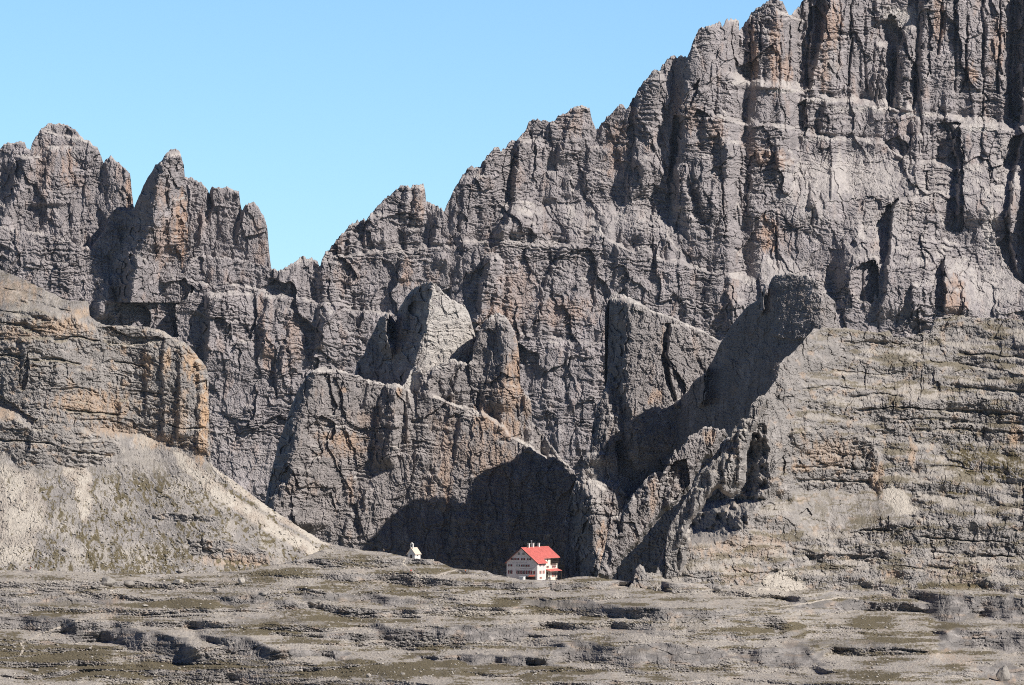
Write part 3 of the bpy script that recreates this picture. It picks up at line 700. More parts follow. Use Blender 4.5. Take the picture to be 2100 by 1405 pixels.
# the shaded couloir wall behind the ribs
coul_top = [(1236, 1210), (1250, 1170), (1290, 1115), (1320, 1070), (1350, 1040), (1400, 980), (1440, 930), (1480, 900), (1510, 892), (1540, 880), (1560, 1000)]
cliff_sheet('rock_couloir', 1240, 1556, 1.2, coul_top, 1240, 1.2, 2190, None, dict(RK_N, big=(60, 140, 3), mid=(26, 60, 3)), slope=.05, jag=2, seed=14, R=4, mat=M_mid, tilt=1.0, uc=1550, back=(5, 12, 30), drop=(2, 10, 90))
# the rib that bounds the eastern hillside
def edge_relief(r):
    R = r.ridge
    R([(1530, 858), (1516, 900), (1498, 950), (1470, 1000)], 10, 8, 50, 8, 20); R([(1500, 910), (1470, 960), (1440, 1010), (1405, 1070), (1392, 1120)], 10, 10, 60, 10, 20)
    R([(1520, 880), (1516, 940), (1510, 1000)], 14, 6, 20, 10, 14); R([(1488, 930), (1484, 980), (1478, 1020)], 15, 6, 24, 10, 14); R([(1458, 965), (1454, 1010), (1446, 1040)], 13, 6, 22, 10, 14); R([(1430, 1000), (1424, 1040), (1414, 1075)], 13, 6, 22, 10, 14)
    R([(1480, 935), (1452, 965), (1440, 985)], 9, 8, 20); R([(1400, 1120), (1396, 1165)], 12, 7, 14); R([(1372, 1090), (1368, 1130)], 8, 7, 20)
edge_top = [(1352, 1210), (1364, 1172), (1366, 1120), (1365, 1108), (1369, 1092), (1372, 1080), (1380, 1065), (1390, 1047), (1400, 1030), (1413, 1010), (1420, 996), (1437, 963), (1450, 950), (1466, 942), (1480, 933), (1492, 915), (1498, 895), (1503, 878),
 (1513, 868), (1523, 857), (1536, 854), (1541, 828), (1556, 812), (1566, 812), (1575, 830), (1580, 900)]
cliff_sheet('rock_rib', 1354, 1578, .9, edge_top, 1215, .9, 1812, edge_relief, RK_N, slope=.2, jag=6, seed=15, R=3, mat=M_near, tilt=-.12, uc=1450, orange=[(1500, 920, 16, 20, .4)],
            mask=[(1352, 1215), (1358, 1100), (1372, 1050), (1410, 985), (1450, 925), (1490, 890), (1500, 850), (1540, 815), (1572, 790), (1570, 830), (1556, 862), (1538, 884), (1528, 930), (1524, 985), (1514, 1006), (1500, 1022), (1478, 996), (1462, 1000), (1438, 1036), (1414, 1064), (1410, 1084), (1414, 1110), (1404, 1145), (1402, 1185), (1360, 1190)])
# unseen towers added behind the wedge, shaped to shade the buttress foot
def cast_outline(pts, Ya, Yz):
    """carry an outline on the buttress back along the sun's direction to a wall between distances Ya..Yz"""
    s_ = (math.sin(SUN_AZ) * math.cos(SUN_EL), -math.cos(SUN_AZ) * math.cos(SUN_EL), math.sin(SUN_EL)); res = []
    u0, u1 = pts[0][0], pts[-1][0]
    for u, v in pts:
        Ym = 2480 + .14 * (1230 - v) * .2714 - 3; Yc = Ya + (Yz - Ya) * (u - u0) / (u1 - u0)
        X, _, Z = world(u, v, Ym); t_ = (Yc - Ym) / s_[1]
        X += t_ * s_[0]; Z += t_ * s_[2]; res.append((UC + X / (K * Yc), VH - Z / (K * Yc), Yc))
    return res
def shade_tower(pts, Ya, Yz, seed):
    q = cast_outline(pts, Ya, Yz); k = K * (Ya + Yz) / 2
    q.sort(); tl = -((q[-1][2] - q[0][2]) / k) / (q[-1][0] - q[0][0])
    top = [(a, b) for a, b, _ in q]
    cliff_sheet('added_rock_tower', top[0][0], top[-1][0], 1.6, top, 1150, 1.6, q[0][2], None, dict(RK_N, big=(0, 0, 0), mid=(26, 60, 2), small=(10, 20, 1.5), rough=1, flute=1, strata=1, fine=.5), slope=0, jag=1.2, seed=seed, R=2, mat=M_mid, tilt=tl, uc=top[0][0], back=(3, 6, 10), drop=(1, 6, 60))
shade_tower([(936, 1090), (942, 1040), (947, 1004), (962, 994), (985, 982), (998, 976), (1006, 974), (1012, 984), (1022, 972), (1036, 955), (1052, 948), (1066, 944), (1076, 937), (1084, 943), (1094, 938), (1104, 944), (1109, 962), (1113, 1000), (1122, 994), (1138, 986), (1152, 980), (1162, 977), (1167, 1004), (1171, 1030), (1186, 1040), (1192, 1070)], 2426, 2455, 16)
shade_tower([(748, 1135), (757, 1108), (770, 1090), (780, 1078), (792, 1069), (810, 1056), (832, 1047), (858, 1041), (882, 1037), (903, 1038), (910, 1052), (913, 1075)], 2395, 2420, 17)
# ------------------------------------------------------------------ foreground: scree hill, plateau, rocky hillside
VB = [(-200, 1168), (100, 1170), (300, 1178), (500, 1172), (600, 1152), (690, 1117), (707, 1122), (747, 1130), (787, 1133), (833, 1143), (863, 1147), (900, 1153), (930, 1167), (1000, 1173), (1013, 1180),
      (1040, 1184), (1067, 1189), (1100, 1191.5), (1147, 1191), (1165, 1187), (1187, 1184), (1213, 1184), (1243, 1189), (1310, 1196), (1340, 1192), (1400, 1194), (1600, 1205), (1750, 1215), (1900, 1208), (2100, 1195), (2300, 1190)]
_vb = np.array(VB)
def vb(u): return np.interp(u, _vb[:, 0], _vb[:, 1])
def Yb(u): return 1800 + 35 * np.exp(-((u - 760) / 160.0) ** 2) + 60 * sstep(1300, 1800, np.asarray(u, float)) - 25 * sstep(400, 0, np.asarray(u, float))
rnd0 = random.Random(5)
FG = []    # (U, V, Y, masks) of every foreground sheet, used to set stones down on them

def inpoly(U, V, pts, soft=0, jx=None, jy=None):
    r = Rel.__new__(Rel); r.U, r.V = U, V
    r.j = jx if jx is not None else np.zeros(U.shape, F); r.j2 = jy if jy is not None else np.zeros(U.shape, F)
    ix, ins = r.poly(pts)
    m = np.zeros(U.shape, F); m[ix] = ins
    if soft: m = blur_u(blur_v(m, soft), soft)
    return m

def fg_sheet(name, U, V, top, Ybase_row, m, rel, attrs, mat, back, drop, from_top=False):
    """m: horizontal run per unit of rise; integrates the slope into distance"""
    dV = np.gradient(V, axis=0)
    seg = m * dV
    cum = np.cumsum(seg[::-1], axis=0, dtype=np.float64)[::-1].astype(F)
    return cum

def settle(D, du, dv, wide, tall, keep=1.0):
    """keep each step of the terrain local, so a ledge does not shift everything above it"""
    S = blur_u(blur_u(D, int(wide / du)), int(wide / du))
    Rr = D - S
    return S + keep * (Rr - blur_v(Rr, int(tall / dv)))

# ---- scree hill on the west
hl_top = [(-200, 470), (-100, 512), (0, 552), (43, 570), (70, 583), (90, 593), (110, 602), (130, 613), (150, 617), (170, 616), (181, 617), (184, 648), (200, 659), (214, 665), (235, 668), (261, 667), (301, 670), (334, 677), (358, 694),
          (378, 700), (395, 717), (408, 734), (420, 748), (425, 757), (428, 777), (430, 884), (433, 945), (438, 957), (485, 990), (522, 1018), (543, 1034), (600, 1071), (663, 1111), (690, 1118), (760, 1140), (800, 1180)]
U, V, top, U1 = rect(-190, 740, 1.15, hl_top, 1232, 1.15, 1.2, 21)
jx = (fbm(U / 26, V / 30, 4, 31) * 14).astype(F); jy = (fbm(U / 30, V / 22, 4, 33) * 10).astype(F)
steep = inpoly(U, V, [(186, 650), (214, 665), (261, 667), (334, 676), (380, 698), (428, 757), (440, 800), (440, 950), (400, 932), (370, 918), (335, 905), (300, 892), (245, 882), (205, 872), (200, 800), (230, 740), (205, 690)], 2, jx * .5, jy * .5)
crag = inpoly(U, V, [(-190, 640), (0, 650), (110, 640), (205, 680), (250, 740), (260, 880), (130, 882), (80, 886), (60, 862), (20, 830), (-190, 800)], 3, jx, jy)
knob = inpoly(U, V, [(-190, 858), (0, 852), (40, 872), (130, 882), (205, 893), (243, 918), (232, 950), (180, 960), (120, 955), (60, 962), (10, 930), (-190, 935)], 2, jx, jy)
outc = np.maximum(inpoly(U, V, [(380, 1106), (455, 1108), (548, 1130), (546, 1158), (470, 1150), (390, 1135)], 1, jx * .6, jy * .4), inpoly(U, V, [(310, 1056), (365, 1052), (450, 1060), (445, 1068), (330, 1066)], 1, jx * .5, jy * .3))
brow = sstep(0, 1, (660 - V) / 60) * (U < 190)
rk_all = np.clip(steep + crag + knob + outc, 0, 1)
bedn = fbm(U / 90, V / 7 - U / 60, 3, 41)
m = 1.5 + .25 * fbm(U / 60, V / 40, 3, 43)
m = m * (1 - steep) + steep * (.10 + .25 * np.clip(bedn, 0, 2))
m = m * (1 - crag) + crag * np.clip(.50 + 1.0 * bedn, .05, 3)
m = m * (1 - knob) + knob * np.clip(.35 + .8 * bedn, .02, 2)
m = m * (1 - outc) + outc * np.clip(.15 + .5 * bedn, .02, 1)
m = m + 1.0 * np.clip(brow, 0, 1)
cum = fg_sheet('', U, V, top, None, m.astype(F), None, None, None, None, None)
ofs = np.array([np.interp(vb(u), V[:, i], cum[:, i]) for i, u in enumerate(U1)])
D = cum - ofs[None, :].astype(F)
D = settle(D.astype(F), 1.15, 1.2, 60, 30); D = blur_u(D, 6) * (1 - rk_all) + blur_u(D, 3) * rk_all
# cone of scree turns away towards its eastern edge, the cliff towards its corner
D += F(.55) * np.clip(U - 380, 0, 400) * sstep(880, 1050, V)
r = Rel(U, V, 35, 2.5)
r.D = D.astype(F)
r.ridge([(405, 740), (412, 800), (410, 860), (408, 930)], 14, 10, 40, 8, 10); r.ridge([(372, 705), (372, 800), (368, 900)], 16, 10, 40, 10, 10)
r.ridge([(340, 690), (335, 760), (338, 840), (335, 900)], 12, 8, 40); r.ridge([(300, 690), (305, 760), (300, 880)], 10, 10, 50)
r.ridge([(250, 820), (245, 860), (240, 885)], 14, 12, 60)
r.gully([(238, 672), (330, 690)], 2, 8)
r.recess([(208, 672), (226, 670), (262, 690), (320, 690), (335, 697), (300, 706), (260, 708), (222, 706), (210, 695)], 14, .8)
r.recess([(-190, 812), (0, 812), (30, 830), (55, 850), (75, 858), (68, 872), (40, 866), (10, 840), (-190, 826)], 16, .8)
r.recess([(38, 770), (50, 740), (56, 720), (60, 770), (52, 800), (40, 800)], 12, .8)
r.ridge([(48, 690), (52, 740), (44, 800)], 16, 12, 90); r.ridge([(120, 740), (112, 790), (100, 820)], 10, 10, 50)
for q in ([(-190, 640), (0, 636), (60, 648), (100, 655)], [(-190, 668), (0, 662), (50, 668), (90, 690)], [(100, 700), (160, 690), (210, 700)], [(117, 800), (160, 796), (207, 806)], [(60, 740), (110, 735), (170, 748)], [(130, 840), (190, 846), (250, 850)],
          [(230, 740), (270, 745), (310, 760)], [(-190, 730), (20, 728), (50, 735)], [(160, 860), (220, 862), (260, 870)], [(260, 800), (300, 806), (350, 812)], [(340, 870), (380, 880), (425, 876)], [(-190, 900), (60, 905), (120, 912)], [(140, 925), (190, 930), (236, 936)], [(0, 590), (60, 604), (110, 622)], [(30, 616), (90, 626), (150, 640)]):
    r.crevice(q, rnd0.uniform(7, 13), rnd0.uniform(2, 4.5))
r.recess([(396, 785), (425, 780), (424, 800), (400, 812)], 9, .5)
r.ridge([(70, 880), (62, 920), (52, 950)], 12, 10, 60); r.ridge([(175, 900), (170, 950)], 12, 9, 40); r.ridge([(130, 895), (120, 950)], 8, 8, 40); r.ridge([(216, 915), (205, 950)], 10, 8, 30)
r.D += crest(U, V, top, 10) * (.35 + .65 * steep)
rk = rock(U, V, big=(60, 60, 4), mid=(26, 28, 5), small=(11, 12, 2.6), strata=3.4, flute=1.2, rough=3.0, fine=1.6, dip=.12, seed=45, band=7)
fine = fbm(U / 5, V / 4, 4, 47, .65) * F(.9) + F(.8) * perlin(U / 1.9, V / 1.6, 48)
scx = np.clip(fbm(U / 46, V / 40, 4, 49, .6) * 2.2 + .05, 0, 1) * (1 - rk_all)     # patches of broken rock in the scree
th0 = np.arctan2(U - 140, V - 560)
r.D += (F(3.2) * ridged(th0 * 24 + jx / 10, np.hypot(U - 140, V - 560) / 150, 3, 59) * sstep(900, 1000, V) + F(1.2) * fbm(th0 * 60 + jx / 6, V / 40, 3, 61)) * (1 - rk_all)
r.D += rk * np.clip(rk_all + .5 * scx, 0, 1) + fine * (1 - rk_all) * (.7 + .6 * scx)
Yh = Yb(U1)[None, :].astype(F) + r.D * F(.2)
# cover
th = np.arctan2(U - 140, V - 560); rr = np.hypot(U - 140, V - 560)
fall = fbm(th * 30 + jx / 12, rr / 90, 5, 51, .68)
spl = fbm(th * 70, rr / 16, 4, 54, .6)
sp = fbm(U / 6, V / 5, 3, 53, .6) * .5 + spl * .7
lane = inpoly(U, V, [(352, 922), (385, 934), (440, 984), (500, 1030), (560, 1068), (640, 1118), (700, 1150), (662, 1152), (590, 1112), (510, 1066), (430, 1012), (368, 955)], 3, jx * .25, jy * .25) + inpoly(U, V, [(428, 950), (490, 990), (560, 1042), (640, 1096), (692, 1122), (640, 1108), (540, 1046), (480, 1003)], 2, jx * .15, jy * .15) + .8 * inpoly(U, V, [(130, 960), (170, 955), (190, 1000), (185, 1050), (172, 1080), (160, 1040), (150, 1000)], 3, jx * .5, jy)
palefan = inpoly(U, V, [(-190, 955), (20, 955), (60, 965), (80, 1000), (90, 1050), (80, 1110), (60, 1150), (-190, 1160)], 6, jx, jy)
gr = sstep(.06, .42, fall * .85 + sp * .9 - .03 + .25 * sstep(1080, 1170, V) - .75 * lane - .7 * palefan) * (1 - rk_all) * sstep(930, 1000, V)
gr = np.maximum(gr, .55 * np.clip(brow, 0, 1) * sstep(-.1, .5, sp + .3 * fbm(U / 30, V / 12, 3, 55)))
gr = np.maximum(gr, .5 * crag * sstep(.1, .5, lean(U, V, r.D, 2) - 1.4 + .4 * sp))
scr = np.clip((1 - rk_all) * (.16 + 1.1 * lane + .8 * palefan + .6 * fbm(U / 50, V / 70, 3, 60)) * (1 - .55 * scx), 0, 1)
scr = np.maximum(scr, .8 * rk_all * sstep(1.0, 2.4, lean(U, V, r.D, 2)))
st = blobs(U, V, [(418, 850, 12, 60, 1.3), (400, 740, 24, 40, 1), (412, 920, 16, 30, 1), (370, 860, 16, 60, .6), (330, 905, 50, 16, .8), (300, 750, 12, 30, .8), (340, 740, 10, 30, .8), (120, 670, 60, 20, .7), (190, 830, 80, 30, .7), (40, 680, 60, 20, .6), (10, 850, 30, 14, .8), (240, 880, 60, 16, .6), (20, 600, 60, 26, .6), (170, 640, 30, 14, .7), (480, 1150, 80, 12, .5), (500, 1155, 60, 6, .7)], 57)
st = np.maximum(st, .5 * rk_all * sstep(.25, .8, fbm(U / 22, V / 18, 4, 58)))
st = np.maximum(st, .45 * lane + .22 * palefan)
V, Yh, st, scr, gr, rk_all = warp_rows(V, top, 1232, [Yh, st, scr, gr, rk_all])
P, nb = sheet_points(U, V, Yh, (5, 15, 40), (2, 9, 60))
at = dict(stain=padrows(st, nb), scree=padrows(scr, nb), grass=padrows(gr * .95, nb), dark=padrows(np.zeros(U.shape, F), nb))
o = make_mesh('scree_hill', P, open_faces(V, top, nb), at, M_near); o['kind'] = 'structure'
FG.append((U, V, Yh, (1 - rk_all)))

# ---- rocky hillside on the east
hr_top = [(1280, 1230), (1290, 1203), (1298, 1194), (1303, 1166), (1312, 1156), (1320, 1160), (1324, 1173), (1345, 1174), (1366, 1172), (1367, 1122), (1365, 1112), (1369, 1095), (1372, 1082), (1380, 1065), (1390, 1047), (1400, 1030), (1413, 1010),
          (1420, 996), (1437, 963), (1450, 950), (1466, 942), (1480, 933), (1492, 920), (1498, 905), (1503, 880), (1513, 870), (1523, 858), (1530, 857), (1536, 854), (1541, 828), (1556, 812), (1566, 812), (1575, 800), (1585, 787), (1594, 772),
          (1598, 745), (1610, 733), (1622, 726), (1640, 706), (1648, 698), (1658, 684), (1668, 675), (1690, 671), (1715, 671), (1740, 672), (1770, 678), (1800, 681), (1822, 677), (1832, 690), (1866, 690), (1885, 682), (1905, 682), (1916, 657), (1935, 648), (1960, 645), (2000, 650), (2100, 655), (2260, 640)]
U, V, top, U1 = rect(1284, 2240, 1.15, hr_top, 1262, 1.1, 2.0, 61)
jx = (fbm(U / 26, V / 30, 4, 71) * 12).astype(F); jy = (fbm(U / 40, V / 18, 4, 73) * 9).astype(F)
vd = V - .10 * (U - 1700)
edge = np.clip((U - np.interp(V, [660, 700, 800, 860, 960, 1000, 1080, 1180, 1230], [1640, 1640, 1575, 1525, 1440, 1415, 1370, 1340, 1300])) / 130, 0, 1)
flank = (1 - edge) * sstep(1200, 1120, V)
bed = fbm(U / 130, vd / 24, 3, 75) * 1.15 + .45 * fbm(U / 60, vd / 8, 3, 76)
cl1 = inpoly(U, V, [(1604, 905), (1650, 890), (1700, 884), (1780, 904), (1806, 950), (1803, 1000), (1740, 1010), (1640, 1003), (1612, 965)], 2, jx * .6, jy * .6)
cl2 = inpoly(U, V, [(1770, 835), (1900, 820), (2240, 800), (2240, 905), (2000, 905), (1880, 895), (1800, 880)], 6, jx, jy)
cl3 = inpoly(U, V, [(1650, 1136), (1700, 1134), (1790, 1138), (1788, 1150), (1660, 1150)], 1, jx * .4, jy * .3)
cl4 = inpoly(U, V, [(1740, 1080), (1830, 1060), (2080, 1090), (2240, 1080), (2240, 1130), (1960, 1125), (1750, 1105)], 4, jx, jy)
cl5 = inpoly(U, V, [(1680, 690), (1740, 676), (1840, 690), (1920, 660), (1925, 690), (1880, 712), (1720, 712)], 2, jx * .6, jy * .5)
m = np.clip(1.6 + 2.7 * bed, .05, 6)
crags = inpoly(U, V, [(1350, 1180), (1360, 1080), (1430, 960), (1490, 890), (1530, 820), (1590, 730), (1640, 690), (1668, 715), (1644, 800), (1622, 880), (1606, 940), (1600, 1015), (1545, 1060), (1536, 1102), (1480, 1116), (1420, 1122), (1400, 1178)], 5, jx, jy)
flank = np.maximum(flank * .6, crags)
m = m * (1 - flank) + flank * np.clip(.18 + .45 * bed, .03, 2)
for c_, b_, k_ in ((cl1, .12, .45), (cl2, .5, 1.2), (cl3, .05, .1), (cl4, .6, 1.1), (cl5, .35, .8)):
    m = m * (1 - c_) + c_ * np.clip(b_ + k_ * bed, .03, 3)
scr_fan = inpoly(U, V, [(1615, 1005), (1810, 1005), (1830, 990), (1860, 1010), (1895, 1050), (1860, 1060), (1760, 1090), (1640, 1090)], 4, jx, jy)
m = m * (1 - scr_fan) + scr_fan * 1.5
cum = fg_sheet('', U, V, top, None, m.astype(F), None, None, None, None, None)
ofs = np.array([np.interp(vb(u), V[:, i], cum[:, i]) for i, u in enumerate(U1)])
D = blur_u(settle((cum - ofs[None, :]).astype(F), 1.15, 1.15, 110, 50), 2)
r = Rel(U, V, 77, 3); r.D = D.astype(F)
R = r.ridge
r.D += F(.10) * np.clip(1500 - U, 0, 400) * sstep(1190, 1150, V)
# ribs and couloirs of the broken western edge
wall_r = np.interp(V, [760, 800, 870, 960, 1024, 1050, 1085, 1115], [1592, 1584, 1572, 1570, 1572, 1532, 1528, 1470]).astype(F) + jx * .8
wz = sstep(1118, 1100, V) * sstep(866, 890, V + jy)
r.D += 3.4 * np.clip(wall_r - U, 0, 120) * wz
wallz = wz * (U < wall_r)
r.pillar([(1518, 900), (1512, 960), (1506, 1010)], 26, 11, 14, 14, .3); r.pillar([(1552, 850), (1548, 880), (1543, 915)], 22, 8, 10, 12, .3); r.pillar([(1500, 1024), (1506, 1046)], 30, 12, 8, 12, .3)
R([(1574, 870), (1580, 940), (1572, 1020)], 12, 8, 60); R([(1600, 940), (1590, 970), (1585, 1000)], 14, 16, 30, 8, 10)
r.recess([(1592, 950), (1606, 935), (1612, 950), (1606, 975), (1592, 975)], 14, .5)
R([(1622, 735), (1606, 790), (1600, 830)], 12, 12, 40); R([(1600, 790), (1596, 820)], 9, 8, 14)
r.recess([(1830, 682), (1890, 686), (1896, 700), (1860, 708), (1828, 706)], 14, .6)
r.recess([(1872, 780), (1892, 770), (1890, 800), (1880, 825), (1872, 815)], 7, .6); r.recess([(1806, 845), (1812, 830), (1812, 865), (1806, 868)], 5, .3)
r.recess([(1652, 1138), (1700, 1135), (1785, 1140), (1770, 1147), (1660, 1148)], 8, .4)
r.recess([(1640, 1055), (1655, 1042), (1665, 1055), (1660, 1062), (1645, 1063)], 8, .4); r.recess([(1794, 1070), (1806, 1060), (1808, 1095), (1796, 1095)], 7, .3); r.recess([(1814, 1064), (1822, 1058), (1824, 1085), (1812, 1094)], 9, .3)
r.recess([(2088, 1010), (2100, 1000), (2102, 1050), (2090, 1056)], 10, .3); r.recess([(2050, 1070), (2066, 1060), (2060, 1080), (2048, 1090)], 6, .3)
for q in ([(1750, 842), (1830, 836), (1960, 842), (2100, 850)], [(1800, 862), (1900, 858), (2020, 868), (2200, 872)], [(1860, 884), (1960, 880), (2100, 890), (2200, 890)], [(1720, 706), (1790, 700), (1850, 708)], [(1900, 740), (1980, 748), (2060, 760)], [(1960, 724), (2040, 730), (2200, 738)], [(1700, 760), (1760, 764), (1830, 770)],
          [(1640, 800), (1700, 790), (1760, 800)], [(1740, 815), (1800, 808), (1860, 815)], [(1612, 935), (1700, 930), (1790, 940)], [(1620, 960), (1720, 957), (1800, 966)], [(1630, 985), (1700, 986), (1790, 990)], [(1940, 790), (2040, 800), (2200, 806)], [(1740, 1092), (1800, 1085), (1860, 1092)], [(1880, 1100), (1960, 1108), (2080, 1112)], [(1900, 1132), (2000, 1140), (2120, 1140)],
          [(1440, 1140), (1500, 1146), (1560, 1142)], [(1560, 1128), (1620, 1124), (1660, 1132)], [(1690, 1160), (1740, 1164), (1790, 1160)], [(1480, 1170), (1540, 1176), (1600, 1172)], [(1990, 1030), (2060, 1040), (2140, 1046)], [(1840, 1160), (1900, 1166), (1960, 1164)], [(1380, 1180), (1420, 1184), (1470, 1182)], [(1900, 960), (1950, 955), (2000, 965)]):
    r.crevice(q, rnd0.uniform(7, 14), rnd0.uniform(2, 4.5))
r.D += crest(U, V, top, 9) * .8
rk = rock(U, V, big=(70, 70, 4), mid=(22, 30, 8), small=(12, 14, 4.2), strata=2.2, flute=2.4, rough=2.8, fine=1.7, dip=-.06, seed=79, band=7)
rk2 = rock(U, V, big=(60, 120, 6), mid=(24, 50, 7), small=(10, 22, 3.0), strata=1.6, flute=2.2, rough=3.2, fine=1.6, dip=-.06, seed=81, band=8)
r.D += (rk * (1 - flank) + rk2 * flank) * (1 - .7 * scr_fan) * (1 - .6 * wallz) * (.85 + .35 * np.clip(flank + cl1 + cl2 + cl4 + cl5, 0, 1))
r.D += fbm(U / 5, V / 4, 3, 83, .65) * F(.9)
Yh = Yb(U1)[None, :].astype(F) + r.D * F(.205)
sp = fbm(U / 6, V / 4, 3, 85, .6)
diag = fbm((U * .75 + V * .66) / 60, (V * .75 - U * .66 + jy * 1.5) / 8, 4, 86, .65) + .35 * sp
L = lean(U, V, r.D, 2)
g1 = inpoly(U, V, [(1925, 905), (1990, 915), (2240, 930), (2240, 1000), (2060, 1000), (1980, 980), (1940, 940)], 5, jx * 1.5, jy * 1.5) * sstep(-.35, .25, diag) 
g1 = np.maximum(g1, inpoly(U, V, [(1920, 980), (1960, 990), (1995, 1010), (1960, 1020), (1910, 1010)], 4, jx, jy) * sstep(-.3, .3, diag))
gs = scr_fan * sstep(.0, .7, fbm((U - 1720 + jx) / 9 / (1.6 - (V - 1000) / 130), V / 60, 3, 87) + .5 * sp) * .45
gb = sstep(.15, .5, fbm(U / 70, V / 16, 4, 88) * .8 + .3 * sp + .15 * (L > 1.5)) * .7
gt = inpoly(U, V, [(1690, 673), (1760, 675), (1830, 680), (1830, 690), (1780, 686), (1700, 682)], 1, jx * .3, jy * .3) * .5
gp = inpoly(U, V, [(1790, 730), (1850, 728), (1900, 745), (1880, 755), (1820, 750)], 3, jx, jy) * .6 + inpoly(U, V, [(1700, 830), (1730, 840), (1740, 860), (1700, 850)], 3, jx, jy) * .8
gl = inpoly(U, V, [(1880, 1195), (1960, 1195), (2050, 1200), (2010, 1206), (1880, 1210)], 2, jx * .5, jy * .5) * .9
gr = np.clip(np.maximum.reduce([g1 * 1.2, gs, gb * (1 - flank) * (1 - cl1), gt, gp, gl]), 0, 1) * (L > .35)
pale = inpoly(U, V, [(1812, 1000), (1830, 992), (1850, 1010), (1888, 1045), (1870, 1056), (1840, 1052), (1815, 1025)], 3, jx * .5, jy * .5) + inpoly(U, V, [(1560, 1195), (1575, 1180), (1620, 1165), (1650, 1200), (1660, 1225), (1600, 1240), (1570, 1230)], 6, jx * .8, jy * .8)
scr = np.clip(sstep(1.2, 3.4, L) * .6 * (1 - .6 * flank) + pale * 1.3 + .15 * scr_fan, 0, 1)
gr = gr * (1 - np.clip(pale, 0, 1))
st = blobs(U, V, [(1800, 980, 14, 40, .8), (1640, 960, 20, 10, .7), (1700, 930, 60, 30, .5), (1870, 930, 10, 30, .7), (2080, 890, 14, 40, .8), (1500, 900, 20, 20, .5), (1960, 1180, 60, 30, .4), (1480, 1130, 60, 20, .5), (1560, 1120, 60, 30, .45), (1830, 1180, 20, 16, .7), (1980, 1204, 46, 4, 1.3), (1520, 1180, 40, 20, .5)], 89)
st = np.maximum(st, .45 * sstep(.3, .8, fbm(U / 24, V / 20, 4, 90)))
V, Yh, st, scr, gr, flank, cl1 = warp_rows(V, top, 1262, [Yh, st, scr, gr, flank, cl1])
P, nb = sheet_points(U, V, Yh, (5, 15, 40), (2, 9, 60))
at = dict(stain=padrows(st, nb), scree=padrows(scr, nb), grass=padrows(gr, nb), dark=padrows(np.zeros(U.shape, F), nb))
o = make_mesh('rocky_hillside', P, open_faces(V, top, nb), at, M_near); o['kind'] = 'structure'
FG.append((U, V, Yh, (1 - flank) * (1 - cl1)))

# ---- plateau
U, V, top, U1 = rect(-190, 2240, 1.35, VB, 1480, .62, .7, 91)
jx = (fbm(U / 40, V / 12, 4, 101) * 14).astype(F); jy = (fbm(U / 34, V / 9, 4, 103) * 5).astype(F)
wv = V + fbm(U / 240, V / 60, 3, 104) * 12
bands = fbm(U / 480, wv / 17, 3, 105) + .28 * fbm(U / 120, wv / 7, 3, 106)
m = 3 + 15 * sstep(-.25, .35, bands)
natcl = sstep(-.26, -.56, bands) * sstep(-.35, .1, fbm(U / 150, V / 40, 3, 108) + .15)
m = m * (1 - natcl) + natcl * .25
CL = [  # low cliffs: centre line, height in pixels, strength
 ([(-190, 1270), (0, 1272), (120, 1278), (198, 1292)], 24, .9), ([(126, 1302), (200, 1303), (300, 1310), (405, 1330)], 38, 1), ([(395, 1302), (470, 1320), (560, 1338), (640, 1341), (730, 1344)], 30, 1), ([(600, 1224), (700, 1226), (800, 1231), (905, 1234)], 20, .8),
 ([(750, 1296), (850, 1298), (950, 1297), (1010, 1303), (1110, 1300)], 34, .95), ([(840, 1348), (950, 1351), (1040, 1353), (1160, 1361)], 24, .95), ([(990, 1204), (1215, 1203)], 7, .8), ([(1050, 1236), (1200, 1241), (1300, 1252), (1400, 1262), (1490, 1262)], 24, .8),
 ([(1120, 1330), (1270, 1337), (1400, 1343), (1500, 1347), (1620, 1347), (1710, 1352)], 44, .9), ([(1610, 1240), (1740, 1242), (1850, 1244), (1940, 1247)], 20, .95), ([(1890, 1246), (2000, 1246), (2240, 1247)], 58, 1), ([(1910, 1314), (2000, 1311), (2240, 1318)], 50, 1),
 ([(1985, 1376), (2060, 1381), (2240, 1382)], 44, .8), ([(420, 1233), (520, 1231), (625, 1236)], 18, .8), ([(0, 1240), (120, 1234), (260, 1232)], 16, .6), ([(1200, 1286), (1300, 1292), (1400, 1300)], 14, .5), ([(1600, 1318), (1750, 1322), (1880, 1330)], 16, .5), ([(650, 1302), (720, 1306), (775, 1306)], 12, .8), ([(460, 1276), (560, 1270), (680, 1280)], 14, .5)]
cl = np.zeros(U.shape, F)
thn = np.clip(.78 + .6 * fbm(U / 90, V / 500, 3, 119, .5), .12, 1.2); jag_ = (fbm(U / 40, V / 300, 3, 120) * 4).astype(F)
for (pl, th_, s_) in CL:
    p = np.array(pl, F)
    dv_ = np.abs(V + jag_ + jy * .5 - np.interp(U, p[:, 0], p[:, 1]).astype(F)) / (th_ * .5 * thn)
    n = sstep(0, 1, (U + jx - p[0, 0]) / 40) * sstep(0, 1, (p[-1, 0] - U - jx) / 40)
    cl = np.maximum(cl, s_ * sstep(.2, .6, n) * sstep(1.12, .88, dv_))
handcl = cl.copy(); cl = np.maximum(blur_u(cl, 1), natcl * .7)
cl_nat = sstep(.0, -.9, bands) * .5
lo = np.clip(.25 + 2.2 * fbm(U / 110, wv / 3.2, 2, 107) + 1.2, .05, 5)
clm = blur_u(cl, 9); m = m * (1 - clm) + clm * lo
cum = fg_sheet('', U, V, top, None, m.astype(F), None, None, None, None, None)
ofs = np.array([np.interp(vb(u), V[:, i], cum[:, i]) for i, u in enumerate(U1)])
tot = ofs
want = (Yb(U1) - (1330 + 20 * np.sin(U1 / 300.0))) / (K * 1600)
